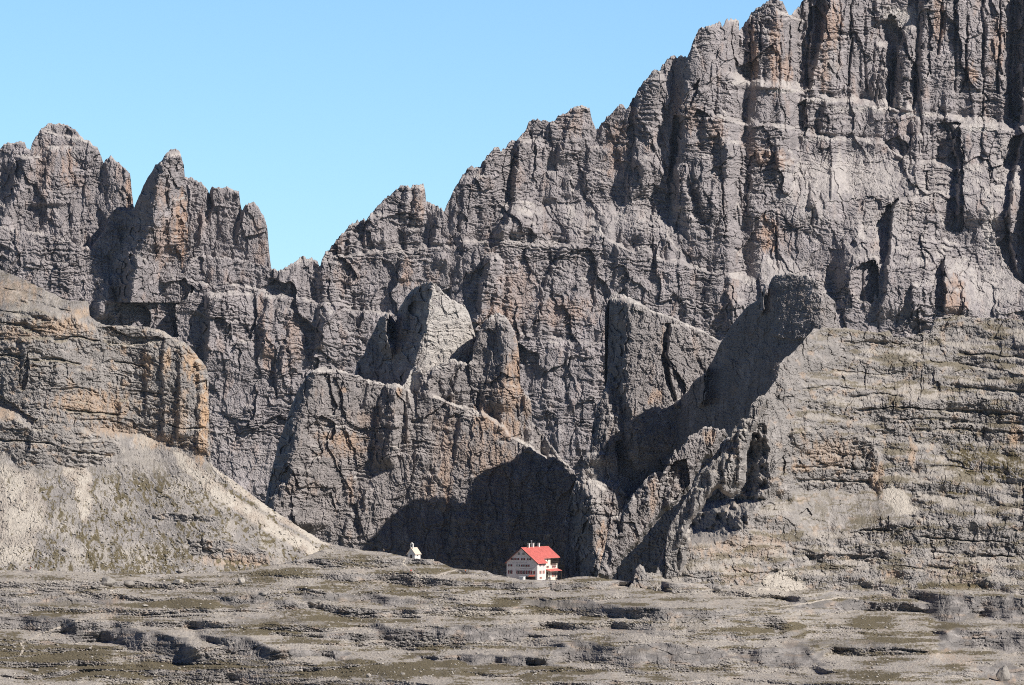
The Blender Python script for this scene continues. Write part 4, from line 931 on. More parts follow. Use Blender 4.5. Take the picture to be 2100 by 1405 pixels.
sc_ = blur_u((want / tot)[None, :].astype(F), 60)
D = (cum - ofs[None, :]) * sc_
D = settle(D.astype(F), 1.35, .62, 120, 45, 1.1); D = blur_u(D, 2)
rk = rock(U, V, big=(80, 60, 8), mid=(16, 30, 4.5), small=(7, 12, 3.2), strata=2.0, flute=2.4, rough=2.2, fine=1.2, dip=0, seed=109, band=6)
fl = ridged(U / 7 + V / 16, V / 26, 3, 110)
hum = fbm(U / 20, V / 7, 4, 111, .6)
D += rk * np.clip(cl * 1.0 + .12, 0, 1.2) - fl * cl * 1.6
D += hum * (1 - cl) * F(7) * sstep(0, 25, V - top[None, :]) + F(6) * fbm(U / 5, V / 2.4, 4, 112, .7) * (1 - cl) * sstep(0, 12, V - top[None, :])
Yp = Yb(U1)[None, :].astype(F) + D * F(.175)
Lp = lean(U, V, D, 2)
sp = fbm(U / 7, V / 3, 4, 113, .65)
ter = fbm(U / 120, V / 11, 4, 114, .55)
GP = [(60, 1345, 200, 26, 1), (330, 1372, 300, 20, 1), (700, 1375, 320, 16, .9), (560, 1290, 70, 12, .7), (660, 1270, 110, 12, .7), (400, 1240, 160, 12, .7), (560, 1180, 90, 12, .7), (330, 1160, 70, 14, .5), (760, 1205, 150, 12, .5), (1050, 1207, 200, 3, .9), (1080, 1240, 110, 16, .8), (1180, 1250, 90, 10, .6), (900, 1160, 70, 14, .6), (940, 1365, 160, 14, .8), (1140, 1378, 120, 10, .7),
 (1250, 1335, 90, 10, .8), (1420, 1268, 60, 8, .7), (1480, 1285, 120, 14, .7), (1560, 1290, 40, 14, .8), (1630, 1292, 26, 18, 1), (1540, 1305, 80, 8, .6), (1790, 1275, 60, 16, .8), (1830, 1310, 90, 16, .6), (1720, 1335, 60, 10, .7), (1950, 1270, 50, 20, .4), (1780, 1385, 60, 14, .7), (880, 1325, 60, 8, .5), (1600, 1240, 50, 12, .3), (100, 1260, 70, 8, .5), (860, 1150, 60, 10, .5), (1870, 1225, 100, 8, .5)]
g = np.zeros(U.shape, F)
for (a, b, c_, d_, s_) in GP:
    dd = ((U + jx - a) / c_) ** 2 + ((V + jy - b) / d_) ** 2
    g = np.maximum(g, s_ * np.clip(1.3 - dd, 0, 1))
gr = sstep(.04, .42, g * .9 + ter * .65 + sp * .36 + .03) * (1 - .92 * cl) * sstep(1.2, 4.0, Lp)
gr = np.clip(gr, 0, 1)
scr = np.clip((sstep(1.5, 7, Lp) * .62 + .5 * sp) * (1 - cl), 0, 1)
scr = np.maximum(scr, blobs(U, V, [(1250, 1275, 200, 12, 1), (980, 1258, 90, 10, .9), (1120, 1270, 140, 12, .9), (1560, 1220, 60, 16, 1), (1620, 1215, 60, 14, 1), (1700, 1345, 60, 10, 1), (1380, 1285, 150, 10, .8), (1850, 1255, 60, 8, .6), (330, 1400, 120, 5, .9)], 115) * (1 - cl))
st = np.maximum(.40 * sstep(.25, .8, fbm(U / 40, V / 14, 4, 116)), blobs(U, V, [(240, 1240, 20, 14, .8), (215, 1262, 20, 10, .8), (1940, 1345, 30, 12, .9), (1975, 1360, 26, 12, .8), (2050, 1395, 40, 10, .8), (340, 1168, 60, 5, .6), (500, 1158, 60, 4, .7)], 117))
lich_shade = (.62 * blur_u(handcl, 2) * np.clip(.55 + fbm(U / 30, V / 14, 4, 121) * 1.2, 0, 1)).astype(F)     # lichen plus raking-light shade, painted into the low cliff faces
# trodden paths
PATHS = [([(40, 1345), (48, 1330), (43, 1319), (95, 1296), (150, 1275), (195, 1262), (233, 1248)], 2.2), ([(831, 1143), (826, 1155), (838, 1166), (852, 1176), (864, 1188)], 1.8), ([(884, 1189), (897, 1180), (912, 1175), (938, 1168)], 2.0),
         ([(1600, 1244), (1660, 1236), (1720, 1225), (1760, 1228)], 1.6), ([(285, 1325), (310, 1345), (360, 1358), (420, 1335), (480, 1318)], 1.3)]
pm = np.zeros(U.shape, bool)
for pts, w_ in PATHS:
    p = np.array(pts, float)
    ix = np.nonzero((U > p[:, 0].min() - 6) & (U < p[:, 0].max() + 6) & (V > p[:, 1].min() - 6) & (V < p[:, 1].max() + 6))
    x = U[ix] + jx[ix] * .1; y = V[ix] + jy[ix] * .2
    best = np.full(x.shape, 1e9)
    for (x0, y0), (x1, y1) in zip(p[:-1], p[1:]):
        dx, dy = x1 - x0, y1 - y0
        t = np.clip(((x - x0) * dx + (y - y0) * dy) / (dx * dx + dy * dy), 0, 1)
        best = np.minimum(best, np.hypot(x - x0 - t * dx, y - y0 - t * dy))
    q = best < w_ * (.8 + .5 * sp[ix])
    pm[ix] |= q
V, Yp, st, scr, gr, cl, pmx, dkl = warp_rows(V, top, 1480, [Yp, st, scr, gr, cl, pm.astype(F), lich_shade])
pm = pmx > .5
P, nb = sheet_points(U, V, Yp, (3, 8, 16, 30, 60, 140), (.05, .15, .3, .6, 9, 80))
# a broad shelf behind the crest carries the hut
pad = lambda a: padrows(np.asarray(a, F), nb)
pmf = padrows(pm, nb)[:-1, :-1]; pmf[:nb + 2] = False
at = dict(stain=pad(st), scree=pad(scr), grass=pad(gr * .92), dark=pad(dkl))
okf = open_faces(V, top, nb)
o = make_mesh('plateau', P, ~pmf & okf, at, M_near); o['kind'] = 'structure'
at2 = dict(stain=pad(np.full(U.shape, .55)), scree=pad(np.full(U.shape, .9)), grass=pad(np.zeros(U.shape, F)), dark=pad(np.zeros(U.shape, F)))
o = make_mesh('path', P, pmf & okf, at2, M_near); o['kind'] = 'structure'
FG.append((U, V, Yp, (1 - cl) * (1 - pm)))
PU, PV, PY, PTOP = U, V, Yp, top

# ---- the valley floor everything stands on, reaching past the mountains
import bmesh
bm = bmesh.new()
bmesh.ops.create_grid(bm, x_segments=40, y_segments=40, size=9000)
for v_ in bm.verts: v_.co.z = -330 + 12 * math.sin(v_.co.x / 700) * math.cos(v_.co.y / 900)
me = bpy.data.meshes.new('valley_floor'); bm.to_mesh(me); bm.free(); me.materials.append(flat_mat('valley turf and stones', (.13, .115, .075), .95, .5, .02))
o = bpy.data.objects.new('valley_floor', me); C.objects.link(o); o['kind'] = 'structure'
# ------------------------------------------------------------------ things
rnd = random.Random(11)
def tag(o, label=None, cat=None, group=None, kind=None):
    if label: o['label'] = label
    if cat: o['category'] = cat
    if group: o['group'] = group
    if kind: o['kind'] = kind
    return o
def empty(name, loc, rz=0, label=None, cat=None, group=None):
    o = bpy.data.objects.new(name, None); C.objects.link(o); o.location = loc; o.rotation_euler = (0, 0, rz); o.empty_display_size = .3
    return tag(o, label, cat, group)
class MB:
    def __init__(s): s.v, s.f = [], []
    def quad(s, *p):
        n = len(s.v); s.v += [tuple(q) for q in p]; s.f.append(tuple(range(n, n + len(p))))
    def box(s, x0, x1, y0, y1, z0, z1):
        n = len(s.v)
        s.v += [(x, y, z) for z in (z0, z1) for x, y in ((x0, y0), (x1, y0), (x1, y1), (x0, y1))]
        s.f += [tuple(n + i for i in q) for q in ((3, 2, 1, 0), (4, 5, 6, 7), (0, 1, 5, 4), (1, 2, 6, 5), (2, 3, 7, 6), (3, 0, 4, 7))]
        return s
    def prism(s, pts, axis, a, b):
        """polygon in the plane across `axis`, extruded from a to b"""
        n = len(s.v); k = len(pts)
        def P(p, t): return {'y': (p[0], t, p[1]), 'x': (t, p[0], p[1]), 'z': (p[0], p[1], t)}[axis]
        s.v += [P(p, a) for p in pts] + [P(p, b) for p in pts]
        s.f.append(tuple(n + i for i in range(k))); s.f.append(tuple(n + k + i for i in reversed(range(k))))
        for i in range(k):
            j = (i + 1) % k; s.f.append((n + i, n + k + i, n + k + j, n + j))
        return s
    def slab(s, top, t):
        """a sheet of corner points given thickness t downwards"""
        n = len(s.v); k = len(top)
        s.v += [tuple(p) for p in top] + [(p[0], p[1], p[2] - t) for p in top]
        s.f.append(tuple(n + i for i in range(k))); s.f.append(tuple(n + k + i for i in reversed(range(k))))
        for i in range(k):
            j = (i + 1) % k; s.f.append((n + i, n + k + i, n + k + j, n + j))
        return s
    def tube(s, p, q, r, n=8, r2=None):
        p, q = Vector(p), Vector(q); d = (q - p).normalized(); a = d.orthogonal().normalized(); b = d.cross(a); r2 = r if r2 is None else r2
        o = len(s.v)
        for c_, rr_ in ((p, r), (q, r2)):
            s.v += [tuple(c_ + (a * math.cos(6.2832 * i / n) + b * math.sin(6.2832 * i / n)) * rr_) for i in range(n)]
        s.f += [(o + i, o + (i + 1) % n, o + n + (i + 1) % n, o + n + i) for i in range(n)]
        s.f += [tuple(o + i for i in reversed(range(n))), tuple(o + n + i for i in range(n))]
        return s
    def build(s, name, mat, parent=None):
        me = bpy.data.meshes.new(name); me.from_pydata(s.v, [], s.f); me.update()
        bm = bmesh.new(); bm.from_mesh(me); bmesh.ops.recalc_face_normals(bm, faces=bm.faces); bm.to_mesh(me); bm.free()
        me.materials.append(mat); o = bpy.data.objects.new(name, me); C.objects.link(o)
        if parent is not None: o.parent = parent
        return o

M_plaster = flat_mat('off white plaster', (.62, .565, .53), .9, .10, .5)
M_plaster2 = flat_mat('cream plaster', (.74, .67, .54), .9, .08, .6)
M_roof = flat_mat('red painted sheet roof', (.56, .155, .13), .45, .16, .7, .4)
M_rooff = flat_mat('dark eaves timber', (.07, .045, .035), .8)
M_glass = flat_mat('dark window glass', (.03, .032, .04), .15, .1, 1, .5)
M_frame = flat_mat('white window frame', (.62, .58, .52), .6)
M_shut = flat_mat('dark red shutters', (.17, .022, .025), .7, .2)
M_shut2 = flat_mat('faded red shutters', (.42, .12, .08), .7, .2)
M_white = flat_mat('white paint', (.66, .63, .58), .7, .06)
M_metal = flat_mat('galvanised metal', (.45, .46, .47), .4)
M_stone = flat_mat('rough masonry', (.30, .27, .235), .95, .35, 3)
M_dark = flat_mat('dark timber', (.05, .038, .03), .8, .3, 3)
M_shingle = flat_mat('pale wooden shingles', (.60, .49, .39), .9, .18, 4, mp=(1, 6, 1))
M_ochre = flat_mat('faded ochre lettering', (.42, .36, .33), .9)

PH = math.radians(28)
hx, hy, hz = world(1102, 1191.5, 1803)
hut = empty('mountain_hut', (hx, hy, hz), -PH, 'large white mountain hut with red metal roof and rows of small windows', 'mountain hut')
W, L, EH, AP = 14.1, 22.3, 7.6, 13.4
SL = (AP - EH) / (W / 2)
rz = lambda x: EH - x * SL if x > -W / 2 else AP - (-W / 2 - x) * SL      # roof height above local x
INS, FR = -2.5, 7.6
m = MB()
m.prism([(-W, -3), (0, -3), (0, EH), (-W / 2, AP - .12), (-W, EH)], 'y', 0, FR)
m.prism([(-W, -3), (INS, -3), (INS, rz(INS) - .12), (-W / 2, AP - .12), (-W, EH)], 'y', FR + .002, L)
m.build('wall', M_plaster, hut)
m = MB(); m.box(INS + .004, INS + .05, FR + .05, L - .02, -3, rz(INS) - .5); m.build('facade', M_plaster2, hut)['label'] = 'bright cream set-back side wall'
m = MB()
o1, o2, t_ = -.8, L + .8, .22
m.slab([(-W / 2, o1, AP + .1), (-W / 2, o2, AP + .1), (-W - .7, o2, rz(-W - .7) + .1), (-W - .7, o1, rz(-W - .7) + .1)], t_)
m.slab([(-W / 2 + .01, o1, AP + .1), (.7, o1, rz(.7) + .1), (.7, FR + .4, rz(.7) + .1), (-1.6, FR + .4, rz(-1.6) + .1), (-1.6, o2, rz(-1.6) + .1), (-W / 2 + .01, o2, AP + .1)], t_)
for k in range(1, 32):                                              # standing seams
    y_ = o1 + k * (o2 - o1) / 32; e_ = .68 if y_ < FR + .38 else -1.62
    m.slab([(-W / 2 + .05, y_ - .03, AP + .17), (e_, y_ - .03, rz(e_) + .17), (e_, y_ + .03, rz(e_) + .17), (-W / 2 + .05, y_ + .03, AP + .17)], .09)
roof = m.build('roof', M_roof, hut)
m = MB()
for sg in (-1, 1):
    xe = .72 if sg > 0 else -W - .72
    m.slab([(-W / 2, o1 - .06, AP + .06), (xe, o1 - .06, rz(xe) + .06), (xe, o1 - .003, rz(xe) + .06), (-W / 2, o1 - .003, AP + .06)], .42)
m.build('barge_board', M_rooff, hut)
for y_, h_ in ((4.2, .9), (6.0, 1.5), (9.6, 1.5), (14.6, 1.4)):
    m = MB().box(-W / 2 - .35, -W / 2 + .35, y_ - .35, y_ + .35, AP - .4, AP + h_); m.box(-W / 2 - .45, -W / 2 + .45, y_ - .45, y_ + .45, AP + h_ + .003, AP + h_ + .15)
    ch = m.build('chimney', M_white if y_ > 5 else M_dark, hut)
    if y_ < 5: ch['label'] = 'dark chimney'
m = MB().tube((-W / 2, 8.2, AP), (-W / 2, 8.2, AP + 2.4), .05); m.tube((-W / 2 - .5, 8.2, AP + 2.0), (-W / 2 + .5, 8.2, AP + 2.0), .03); m.box(-W / 2 - .25, -W / 2 + .25, 8.05, 8.35, AP + 2.3, AP + 2.75)
m.build('antenna', M_metal, hut)

def window(x, z, w, h, shutters=True, axis='y', plane=0.0, panes=1, shm=None):
    """window on the gable (axis y, at y = plane) or on a side wall (axis x, at x = plane)"""
    def bx(m_, a0, a1, d0, d1, z0, z1):
        if axis == 'y': m_.box(a0, a1, plane - d1, plane - d0, z0, z1)
        else: m_.box(plane + d0, plane + d1, a0, a1, z0, z1)
    m_ = MB(); f = .09
    for k in range(panes + 1):
        a = x - w / 2 + k * w / panes; bx(m_, a - f / 2, a + f / 2, .003, .09, z - h / 2, z + h / 2)
    bx(m_, x - w / 2 - f / 2, x + w / 2 + f / 2, .003, .092, z + h / 2 + .001, z + h / 2 + f); bx(m_, x - w / 2 - f, x + w / 2 + f, .003, .16, z - h / 2 - f, z - h / 2 - .001)
    fr = m_.build('window', M_frame, hut)
    m_ = MB(); bx(m_, x - w / 2 + f / 2 + .002, x + w / 2 - f / 2 - .002, .004, .03, z - h / 2, z + h / 2); m_.build('pane', M_glass, fr)
    if shutters:
        for sg in (-1, 1):
            c_ = x + sg * (w / 2 + f + .26); m_ = MB(); bx(m_, c_ - .25, c_ + .25, .005, .07, z - h / 2 - .03, z + h / 2 + .03); m_.build('shutter', shm or M_shut, fr)
for x_ in (-8.5, -6.3): window(x_, 10.9, 1.0, 1.0, False, panes=2)
for x_ in (-11.3, -9.2, -6.5, -3.7): window(x_, 8.7, .62, .75, True)
window(-12.4, 6.1, .6, .8, True); window(-9.3, 6.1, .55, .8, False); window(-8.1, 6.1, .55, .8, False)
for x_ in (-6.6, -5.6, -4.4): window(x_, 6.1, .42, .75, True)
for x_ in (-12.4, -8.6, -6.4, -4.15, -1.9): window(x_, 3.4, .72, 1.35, True)
for x_ in (-5.4, -4.2): window(x_, .9, .9, 1.1, False)
for y_ in (2.7, 5.4):
    window(y_, 6.35, .7, .8, True, 'x', 0.0); window(y_, 3.45, .5, 1.2, True, 'x', 0.0, shm=M_shut2)
window(2.9, 1.2, .6, .7, True, 'x', 0.0, shm=M_shut2)
FX = INS + .05
window(13.6, 8.1, .9, .9, False, 'x', FX); window(13.6, 5.3, .7, .8, True, 'x', FX); window(18.2, 5.25, .6, .8, True, 'x', FX); window(20.0, 5.25, .6, .8, True, 'x', FX)
window(18.4, 2.0, .6, 1.7, True, 'x', FX, shm=M_shut2); window(20.6, 2.0, .6, 1.7, True, 'x', FX)
# glazed gallery under the eaves
m = MB()
for k in range(8): y_ = 16.2 + k * .75; m.box(FX + .003, FX + .9, y_ - .06, y_ + .06, 6.75, 8.55)
m.box(FX + .003, FX + .95, 16.1, 21.6, 6.55, 6.748); m.box(FX + .003, FX + .95, 16.1, 21.6, 8.552, 8.7); m.box(FX + .85, FX + .93, 16.14, 21.55, 7.3, 7.4)
gal = m.build('gallery', M_dark, hut)
m = MB().box(FX + .004, FX + .06, 16.3, 21.4, 6.76, 8.54); m.build('pane', M_glass, gal)
# porch
m = MB().slab([(FX + .01, 11.2, 4.5), (FX + 2.2, 11.4, 3.7), (FX + 2.2, 22.2, 3.7), (FX + .01, 22.0, 4.5)], .18)
po = m.build('porch', M_roof, hut)
for y_ in (11.5, 16.5, 22.0):
    m = MB(); m.tube((FX + 2.0, y_, -1), (FX + 2.0, y_, 3.54), .1)
    m.build('post', M_dark, po)
m = MB().box(FX + .003, FX + .08, 12.6, 13.9, .2, 2.6); dr = m.build('door', M_dark, hut)
m = MB().box(FX + .003, FX + .9, 11.3, 12.5, -.5, 3.2); m.build('vestibule', M_dark, hut)
# steps on the sunny side
m = MB()
for k in range(8): m.box(.02 , 1.2, 6.4 + k * .35, 6.4 + (k + 1) * .35 - .002, -2, .1 + k * .2)
m.build('steps', M_stone, hut)
# veranda at the foot of the gable with its red awning
m = MB().slab([(-3.4, -.02, 2.35), (-3.4, -1.9, 1.85), (-.9, -1.9, 1.85), (-.9, -.02, 2.35)], .08); m.build('awning', M_shut2, hut)
m = MB().box(-6.6, -.8, -.12, -.003, -1.2, 1.75); m.build('veranda', M_dark, hut)
def lettering(txt, x, z, size, spc=1.0):
    cu = bpy.data.curves.new('lettering', 'FONT'); cu.body = txt; cu.size = size; cu.align_x = 'CENTER'; cu.extrude = .012; cu.space_character = spc
    to = bpy.data.objects.new('lettering', cu); C.objects.link(to)
    dg = bpy.context.evaluated_depsgraph_get(); me = bpy.data.meshes.new_from_object(to.evaluated_get(dg)); bpy.data.objects.remove(to)
    me.materials.clear(); me.materials.append(M_ochre)
    o_ = bpy.data.objects.new('lettering', me); C.objects.link(o_); o_.parent = hut; o_.location = (x, -.02, z); o_.rotation_euler = (math.radians(90), 0, 0)
lettering('DREI ZINNEN HÜTTE', -8.2, 7.2, .62, 1.2); lettering('RIFUGIO A. LOCATELLI', -5.0, 4.75, .5, 1.1)

# small shed in front of the gable
sx_, sy_, sz_ = world(1069, 1190, 1797.5)
shed = empty('shed', (sx_, sy_, sz_), -PH, 'small white flat-roofed shed in front of the hut gable', 'shed')
MB().box(-1.0, 1.0, 0, 1.6, -1, 1.35).build('wall', M_white, shed)
MB().slab([(-1.15, -.15, 1.5), (1.15, -.15, 1.5), (1.15, 1.75, 1.58), (-1.15, 1.75, 1.58)], .12).build('roof', M_metal, shed)
MB().box(-.35, .35, -.05, -.003, -.4, 1.05).build('door', M_metal, shed)

# chapel
cx, cy, cz = world(850.7, 1146.5, 1829.5)
ch = empty('chapel', (cx, cy, cz), -PH, 'tiny white chapel with shingled roof and open bell gable', 'chapel')
w_, l_, e_, a_ = 3.4, 4.7, 2.35, 4.6
s2 = (a_ - e_) / (w_ / 2)
MB().prism([(-w_, -1.5), (0, -1.5), (0, e_), (-w_ / 2, a_ - .05), (-w_, e_)], 'y', 0, l_).build('wall', M_white, ch)
m = MB()
m.slab([(-w_ / 2, -.25, a_ + .1), (-w_ / 2, l_ + .3, a_ + .1), (-w_ - .4, l_ + .3, e_ - .4 * s2 + .1), (-w_ - .4, -.25, e_ - .4 * s2 + .1)], .14)
m.slab([(-w_ / 2 + .004, -.25, a_ + .1), (.4, -.25, e_ - .4 * s2 + .1), (.4, l_ + .3, e_ - .4 * s2 + .1), (-w_ / 2 + .004, l_ + .3, a_ + .1)], .14)
m.build('roof', M_shingle, ch)
m = MB(); bx0, bx1, by0, by1, bz0 = -w_ / 2 - .62, -w_ / 2 + .62, .3, .95, a_ - .35
m.box(bx0, bx0 + .34, by0, by1, bz0, a_ + 1.35); m.box(bx1 - .34, bx1, by0, by1, bz0, a_ + 1.35); m.box(bx0 + .342, bx1 - .342, by0, by1, bz0, a_ + .35)
m.prism([(bx0 - .1, a_ + 1.352), (bx1 + .1, a_ + 1.352), (bx1 + .1, a_ + 1.5), (-w_ / 2, a_ + 2.15), (bx0 - .1, a_ + 1.5)], 'y', by0 - .06, by1 + .06)
bt = m.build('bell_gable', M_white, ch)
m = MB().tube((-w_ / 2, .62, a_ + .7), (-w_ / 2, .62, a_ + 1.15), .22, 10, .1); m.build('bell', M_dark, bt)
m = MB().box(-w_ / 2 - .03, -w_ / 2 + .03, .6, .66, a_ + 2.1, a_ + 2.75); m.box(-w_ / 2 - .2, -w_ / 2 + .2, .605, .655, a_ + 2.45, a_ + 2.51); m.build('cross', M_dark, bt)
MB().box(.003, .06, 1.9, 2.5, 1.15, 2.1).build('window', M_glass, ch)
MB().box(-w_ / 2 - .45, -w_ / 2 + .45, -.06, -.003, -.2, 1.75).build('door', M_dark, ch)
wx_, wy_, wz_ = world(871, 1150, 1829)
sw = MB()
for k in range(9):
    sw.box(k * .42, k * .42 + .40, rnd.uniform(-.03, .03), .5, -1, .55 + rnd.uniform(-.08, .08))
o = sw.build('stone_wall', flat_mat('pale dry stone', (.5, .46, .4), .95, .3, 3)); o.location = (wx_, wy_, wz_); o.rotation_euler = (0, 0, -.1)
tag(o, 'low pale stone wall just beside the white chapel', 'wall')

# ------------------------------------------------------------------ setting stones and people down on the ground
def ground(u, v):
    for (U_, V_, Y_, M_) in (FG[2], FG[0], FG[1]):
        i = int(round((u - U_[0, 0]) / (U_[0, 1] - U_[0, 0])))
        if not 0 <= i < U_.shape[1]: continue
        col = V_[:, i]
        if v < col[0] - .5 or v > col[-1]: continue
        j = min(int(np.searchsorted(col, v)), len(col) - 1)
        return Vector(world(u, v, float(Y_[j, i]))), float(M_[j, i])
    return None, 0
def rock_shape(seed, sub=3, flat=.7, sharp=.28):
    bm_ = bmesh.new(); bmesh.ops.create_icosphere(bm_, subdivisions=sub, radius=1)
    rr_ = random.Random(seed); cuts = [(Vector((rr_.gauss(0, 1), rr_.gauss(0, 1), rr_.gauss(0, .8))).normalized(), rr_.uniform(.55, .85)) for _ in range(9)]
    off = rr_.uniform(0, 90)
    for v_ in bm_.verts:
        for n_, d_ in cuts:
            e__ = v_.co.dot(n_) - d_
            if e__ > 0: v_.co -= n_ * e__ * .93
        q = np.array([v_.co.x, v_.co.y, v_.co.z])
        v_.co *= 1 + sharp * .35 * float(perlin(q[0] * 2 + off, q[1] * 2 + q[2] * 1.7)) + sharp * .2 * float(perlin(q[0] * 6 + off, q[2] * 6 + q[1] * 4))
        v_.co.z *= flat
    return bm_
M_bould = rock_mat('pale boulder limestone', .2, (.46, .415, .36), (.38, .345, .30), (.5, .36, .24), (.5, .46, .4))
M_bould2 = rock_mat('grey boulder limestone', .2, (.33, .30, .265), (.27, .245, .22), (.5, .36, .24), (.5, .46, .4))
BOULD = [(220, 1201, 27, 19, 1, 'huge grey slab-sided boulder at the foot of the scree slope'), (261, 1203, 31, 15, 1, 'long low grey boulder right beside the huge slab-sided one'), (495, 1198, 14, 14, 0, 'upright white boulder in the grass below the eastern scree edge'),
 (195, 1207, 20, 7, 1, 'flat dark boulder lying just left of the huge slab-sided one'), (367, 1200, 20, 13, 0, 'pale lumpy boulder amid a field of white stones'), (371, 1174, 12, 8, 0, 'small pale boulder high in the stony grass below the scree'),
 (297, 1245, 12, 5, 0, 'flat white rock on the grass strip below the scree slope'), (1497, 1202, 13, 9, 0, 'pale boulder at the foot of the rocky hillside'), (1472, 1213, 15, 12, 1, 'dark-sided boulder just below the pale one on the hillside foot'),
 (2028, 1192, 11, 9, 0, 'lone white boulder on the grassy eastern hillside'), (2056, 1397, 28, 36, 1, 'tall rounded grey boulder against the low eastern cliffs'), (72, 1378, 12, 7, 1, 'dark boulder on the green turf near the path end'),
 (318, 1384, 12, 7, 1, 'small grey boulder alone on the turf below the cliff bands'), (487, 1403, 13, 7, 1, 'dark low boulder at the bottom edge of the turf'), (616, 1378, 12, 6, 0, 'pale flat boulder below the dark cave-like ledge'),
 (756, 1390, 9, 9, 0, 'bright white round boulder on the lower turf'), (826, 1385, 8, 6, 0, 'tiny bright white boulder east of the round white one'), (135, 1130, 13, 8, 0, 'white boulder standing out on the bare scree fan'), (171, 1142, 8, 6, 0, 'small white boulder lower on the scree fan'),
 (443, 1214, 14, 8, 0, 'pale broken boulder at the edge of the stony strip'), (540, 1222, 20, 9, 1, 'dark tilted rock with a shaded overhang'), (643, 1240, 30, 11, 1, 'wide grey outcrop block in the middle grass')]
for k, (u, v, w__, h__, c_, lab) in enumerate(BOULD):
    p, _ = ground(u, v - 1)
    if p is None: continue
    bm_ = rock_shape(100 + k, 3)
    me = bpy.data.meshes.new('boulder'); bm_.to_mesh(me); bm_.free(); me.materials.append(M_bould2 if c_ else M_bould)
    o = bpy.data.objects.new('boulder', me); C.objects.link(o)
    s_ = K * p.y
    o.scale = (w__ * s_ * .62, w__ * s_ * .5, h__ * s_ * .78); o.location = p + Vector((0, 0, h__ * s_ * .38)); o.rotation_euler = (0, 0, rnd.uniform(-.5, .5))
    tag(o, lab, 'boulder', 'boulders on the plateau and scree')

# countless small stones lying about
def scatter(name, n, umin, umax, vmin, vmax, smin, smax, mat, seed, dens=None):
    rg = random.Random(seed); protos = []
    for k in range(6):
        b_ = rock_shape(300 + seed * 10 + k, 1, .75); b_.verts.ensure_lookup_table()
        protos.append((np.array([v_.co[:] for v_ in b_.verts]), np.array([[q.index for q in f_.verts] for f_ in b_.faces]))); b_.free()
    VV, FF, o_ = [], [], 0; tries = 0; cnt = 0
    while cnt < n and tries < n * 6:
        tries += 1
        u = rg.uniform(umin, umax); v = vmin + (vmax - vmin) * rg.random() ** 1.15
        if dens is not None and rg.random() > dens(u, v): continue
        p, mk = ground(u, v)
        if p is None or mk < .5: continue
        s_ = smin * (smax / smin) ** (rg.random() ** 2.6)
        pv, pf = protos[rg.randrange(6)]; a = rg.uniform(0, 6.28); ca, sa = math.cos(a), math.sin(a)
        q = pv * np.array([s_ * rg.uniform(.7, 1.4), s_ * rg.uniform(.7, 1.2), s_ * rg.uniform(.6, 1.0)])
        q = np.stack([q[:, 0] * ca - q[:, 1] * sa, q[:, 0] * sa + q[:, 1] * ca, q[:, 2]], 1) + np.array(p) + np.array([0, 0, s_ * .2])
        VV.append(q); FF.append(pf + o_); o_ += len(q); cnt += 1
    VV = np.concatenate(VV).astype(F); FF = np.concatenate(FF).astype(np.int32)
    me = bpy.data.meshes.new(name); me.vertices.add(len(VV)); me.vertices.foreach_set('co', VV.ravel()); me.loops.add(FF.size); me.loops.foreach_set('vertex_index', FF.ravel())
    me.polygons.add(len(FF)); me.polygons.foreach_set('loop_start', np.arange(0, FF.size, 3, dtype=np.int32)); me.update(calc_edges=True); me.materials.append(mat)
    o = bpy.data.objects.new(name, me); C.objects.link(o); tag(o, 'small pale stones strewn over scree, turf and rock', 'stones', None, 'stuff')
def dens(u, v):
    d = .35 + .65 * float(perlin(u / 60, v / 14, 5)) + .25
    if u < 700 and v < 1240: d += .3
    return d
scatter('stones', 5200, -100, 2150, 1120, 1404, .16, .75, M_bould, 3, dens)
scatter('stones', 1900, -100, 640, 965, 1200, .18, .8, M_bould, 4)
scatter('stones', 1500, 1380, 2130, 1090, 1225, .18, .8, M_bould, 5)

# walkers
def skin_body(name, verts, edges, rad, mat, parent=None, levels=1):
    me = bpy.data.meshes.new(name); me.from_pydata(verts, edges, []); o = bpy.data.objects.new(name, me); C.objects.link(o)
    md = o.modifiers.new('skin', 'SKIN'); sv = me.skin_vertices[0].data
    for i, r_ in enumerate(rad):
        sv[i].radius = (r_, r_) if not isinstance(r_, tuple) else r_; sv[i].use_root = (i == 0)
    o.modifiers.new('sub', 'SUBSURF').levels = levels
    dg = bpy.context.evaluated_depsgraph_get(); m2 = bpy.data.meshes.new_from_object(o.evaluated_get(dg)); bpy.data.objects.remove(o)
    m2.name = name; m2.materials.clear(); m2.materials.append(mat)
    for p_ in m2.polygons: p_.use_smooth = True
    o = bpy.data.objects.new(name, m2); C.objects.link(o)
    if parent is not None: o.parent = parent
    return o
M_skin = flat_mat('skin', (.45, .27, .19), .6)
def hand(vs, es, rd, root, base, sg):
    b_ = Vector(base)
    palm = len(vs); vs.append(tuple(b_ + Vector((0, -.01, -.05)))); rd.append(.03); es.append((root, palm))
    for k, (dy, ln) in enumerate(((-.03, .075), (-.01, .085), (.01, .08), (.03, .065))):
        i0 = len(vs); vs.append(tuple(b_ + Vector((0, dy, -.09)))); rd.append(.0095); es.append((palm, i0))
        vs.append(tuple(b_ + Vector((-sg * .012, dy, -.09 - ln * .55)))); rd.append(.009); es.append((i0, i0 + 1))
        vs.append(tuple(b_ + Vector((-sg * .03, dy, -.09 - ln)))); rd.append(.008); es.append((i0 + 1, i0 + 2))
    i0 = len(vs); vs.append(tuple(b_ + Vector((-sg * .015, -.045, -.06)))); rd.append(.011); es.append((palm, i0))
    vs.append(tuple(b_ + Vector((-sg * .025, -.055, -.10)))); rd.append(.009); es.append((i0, i0 + 1))
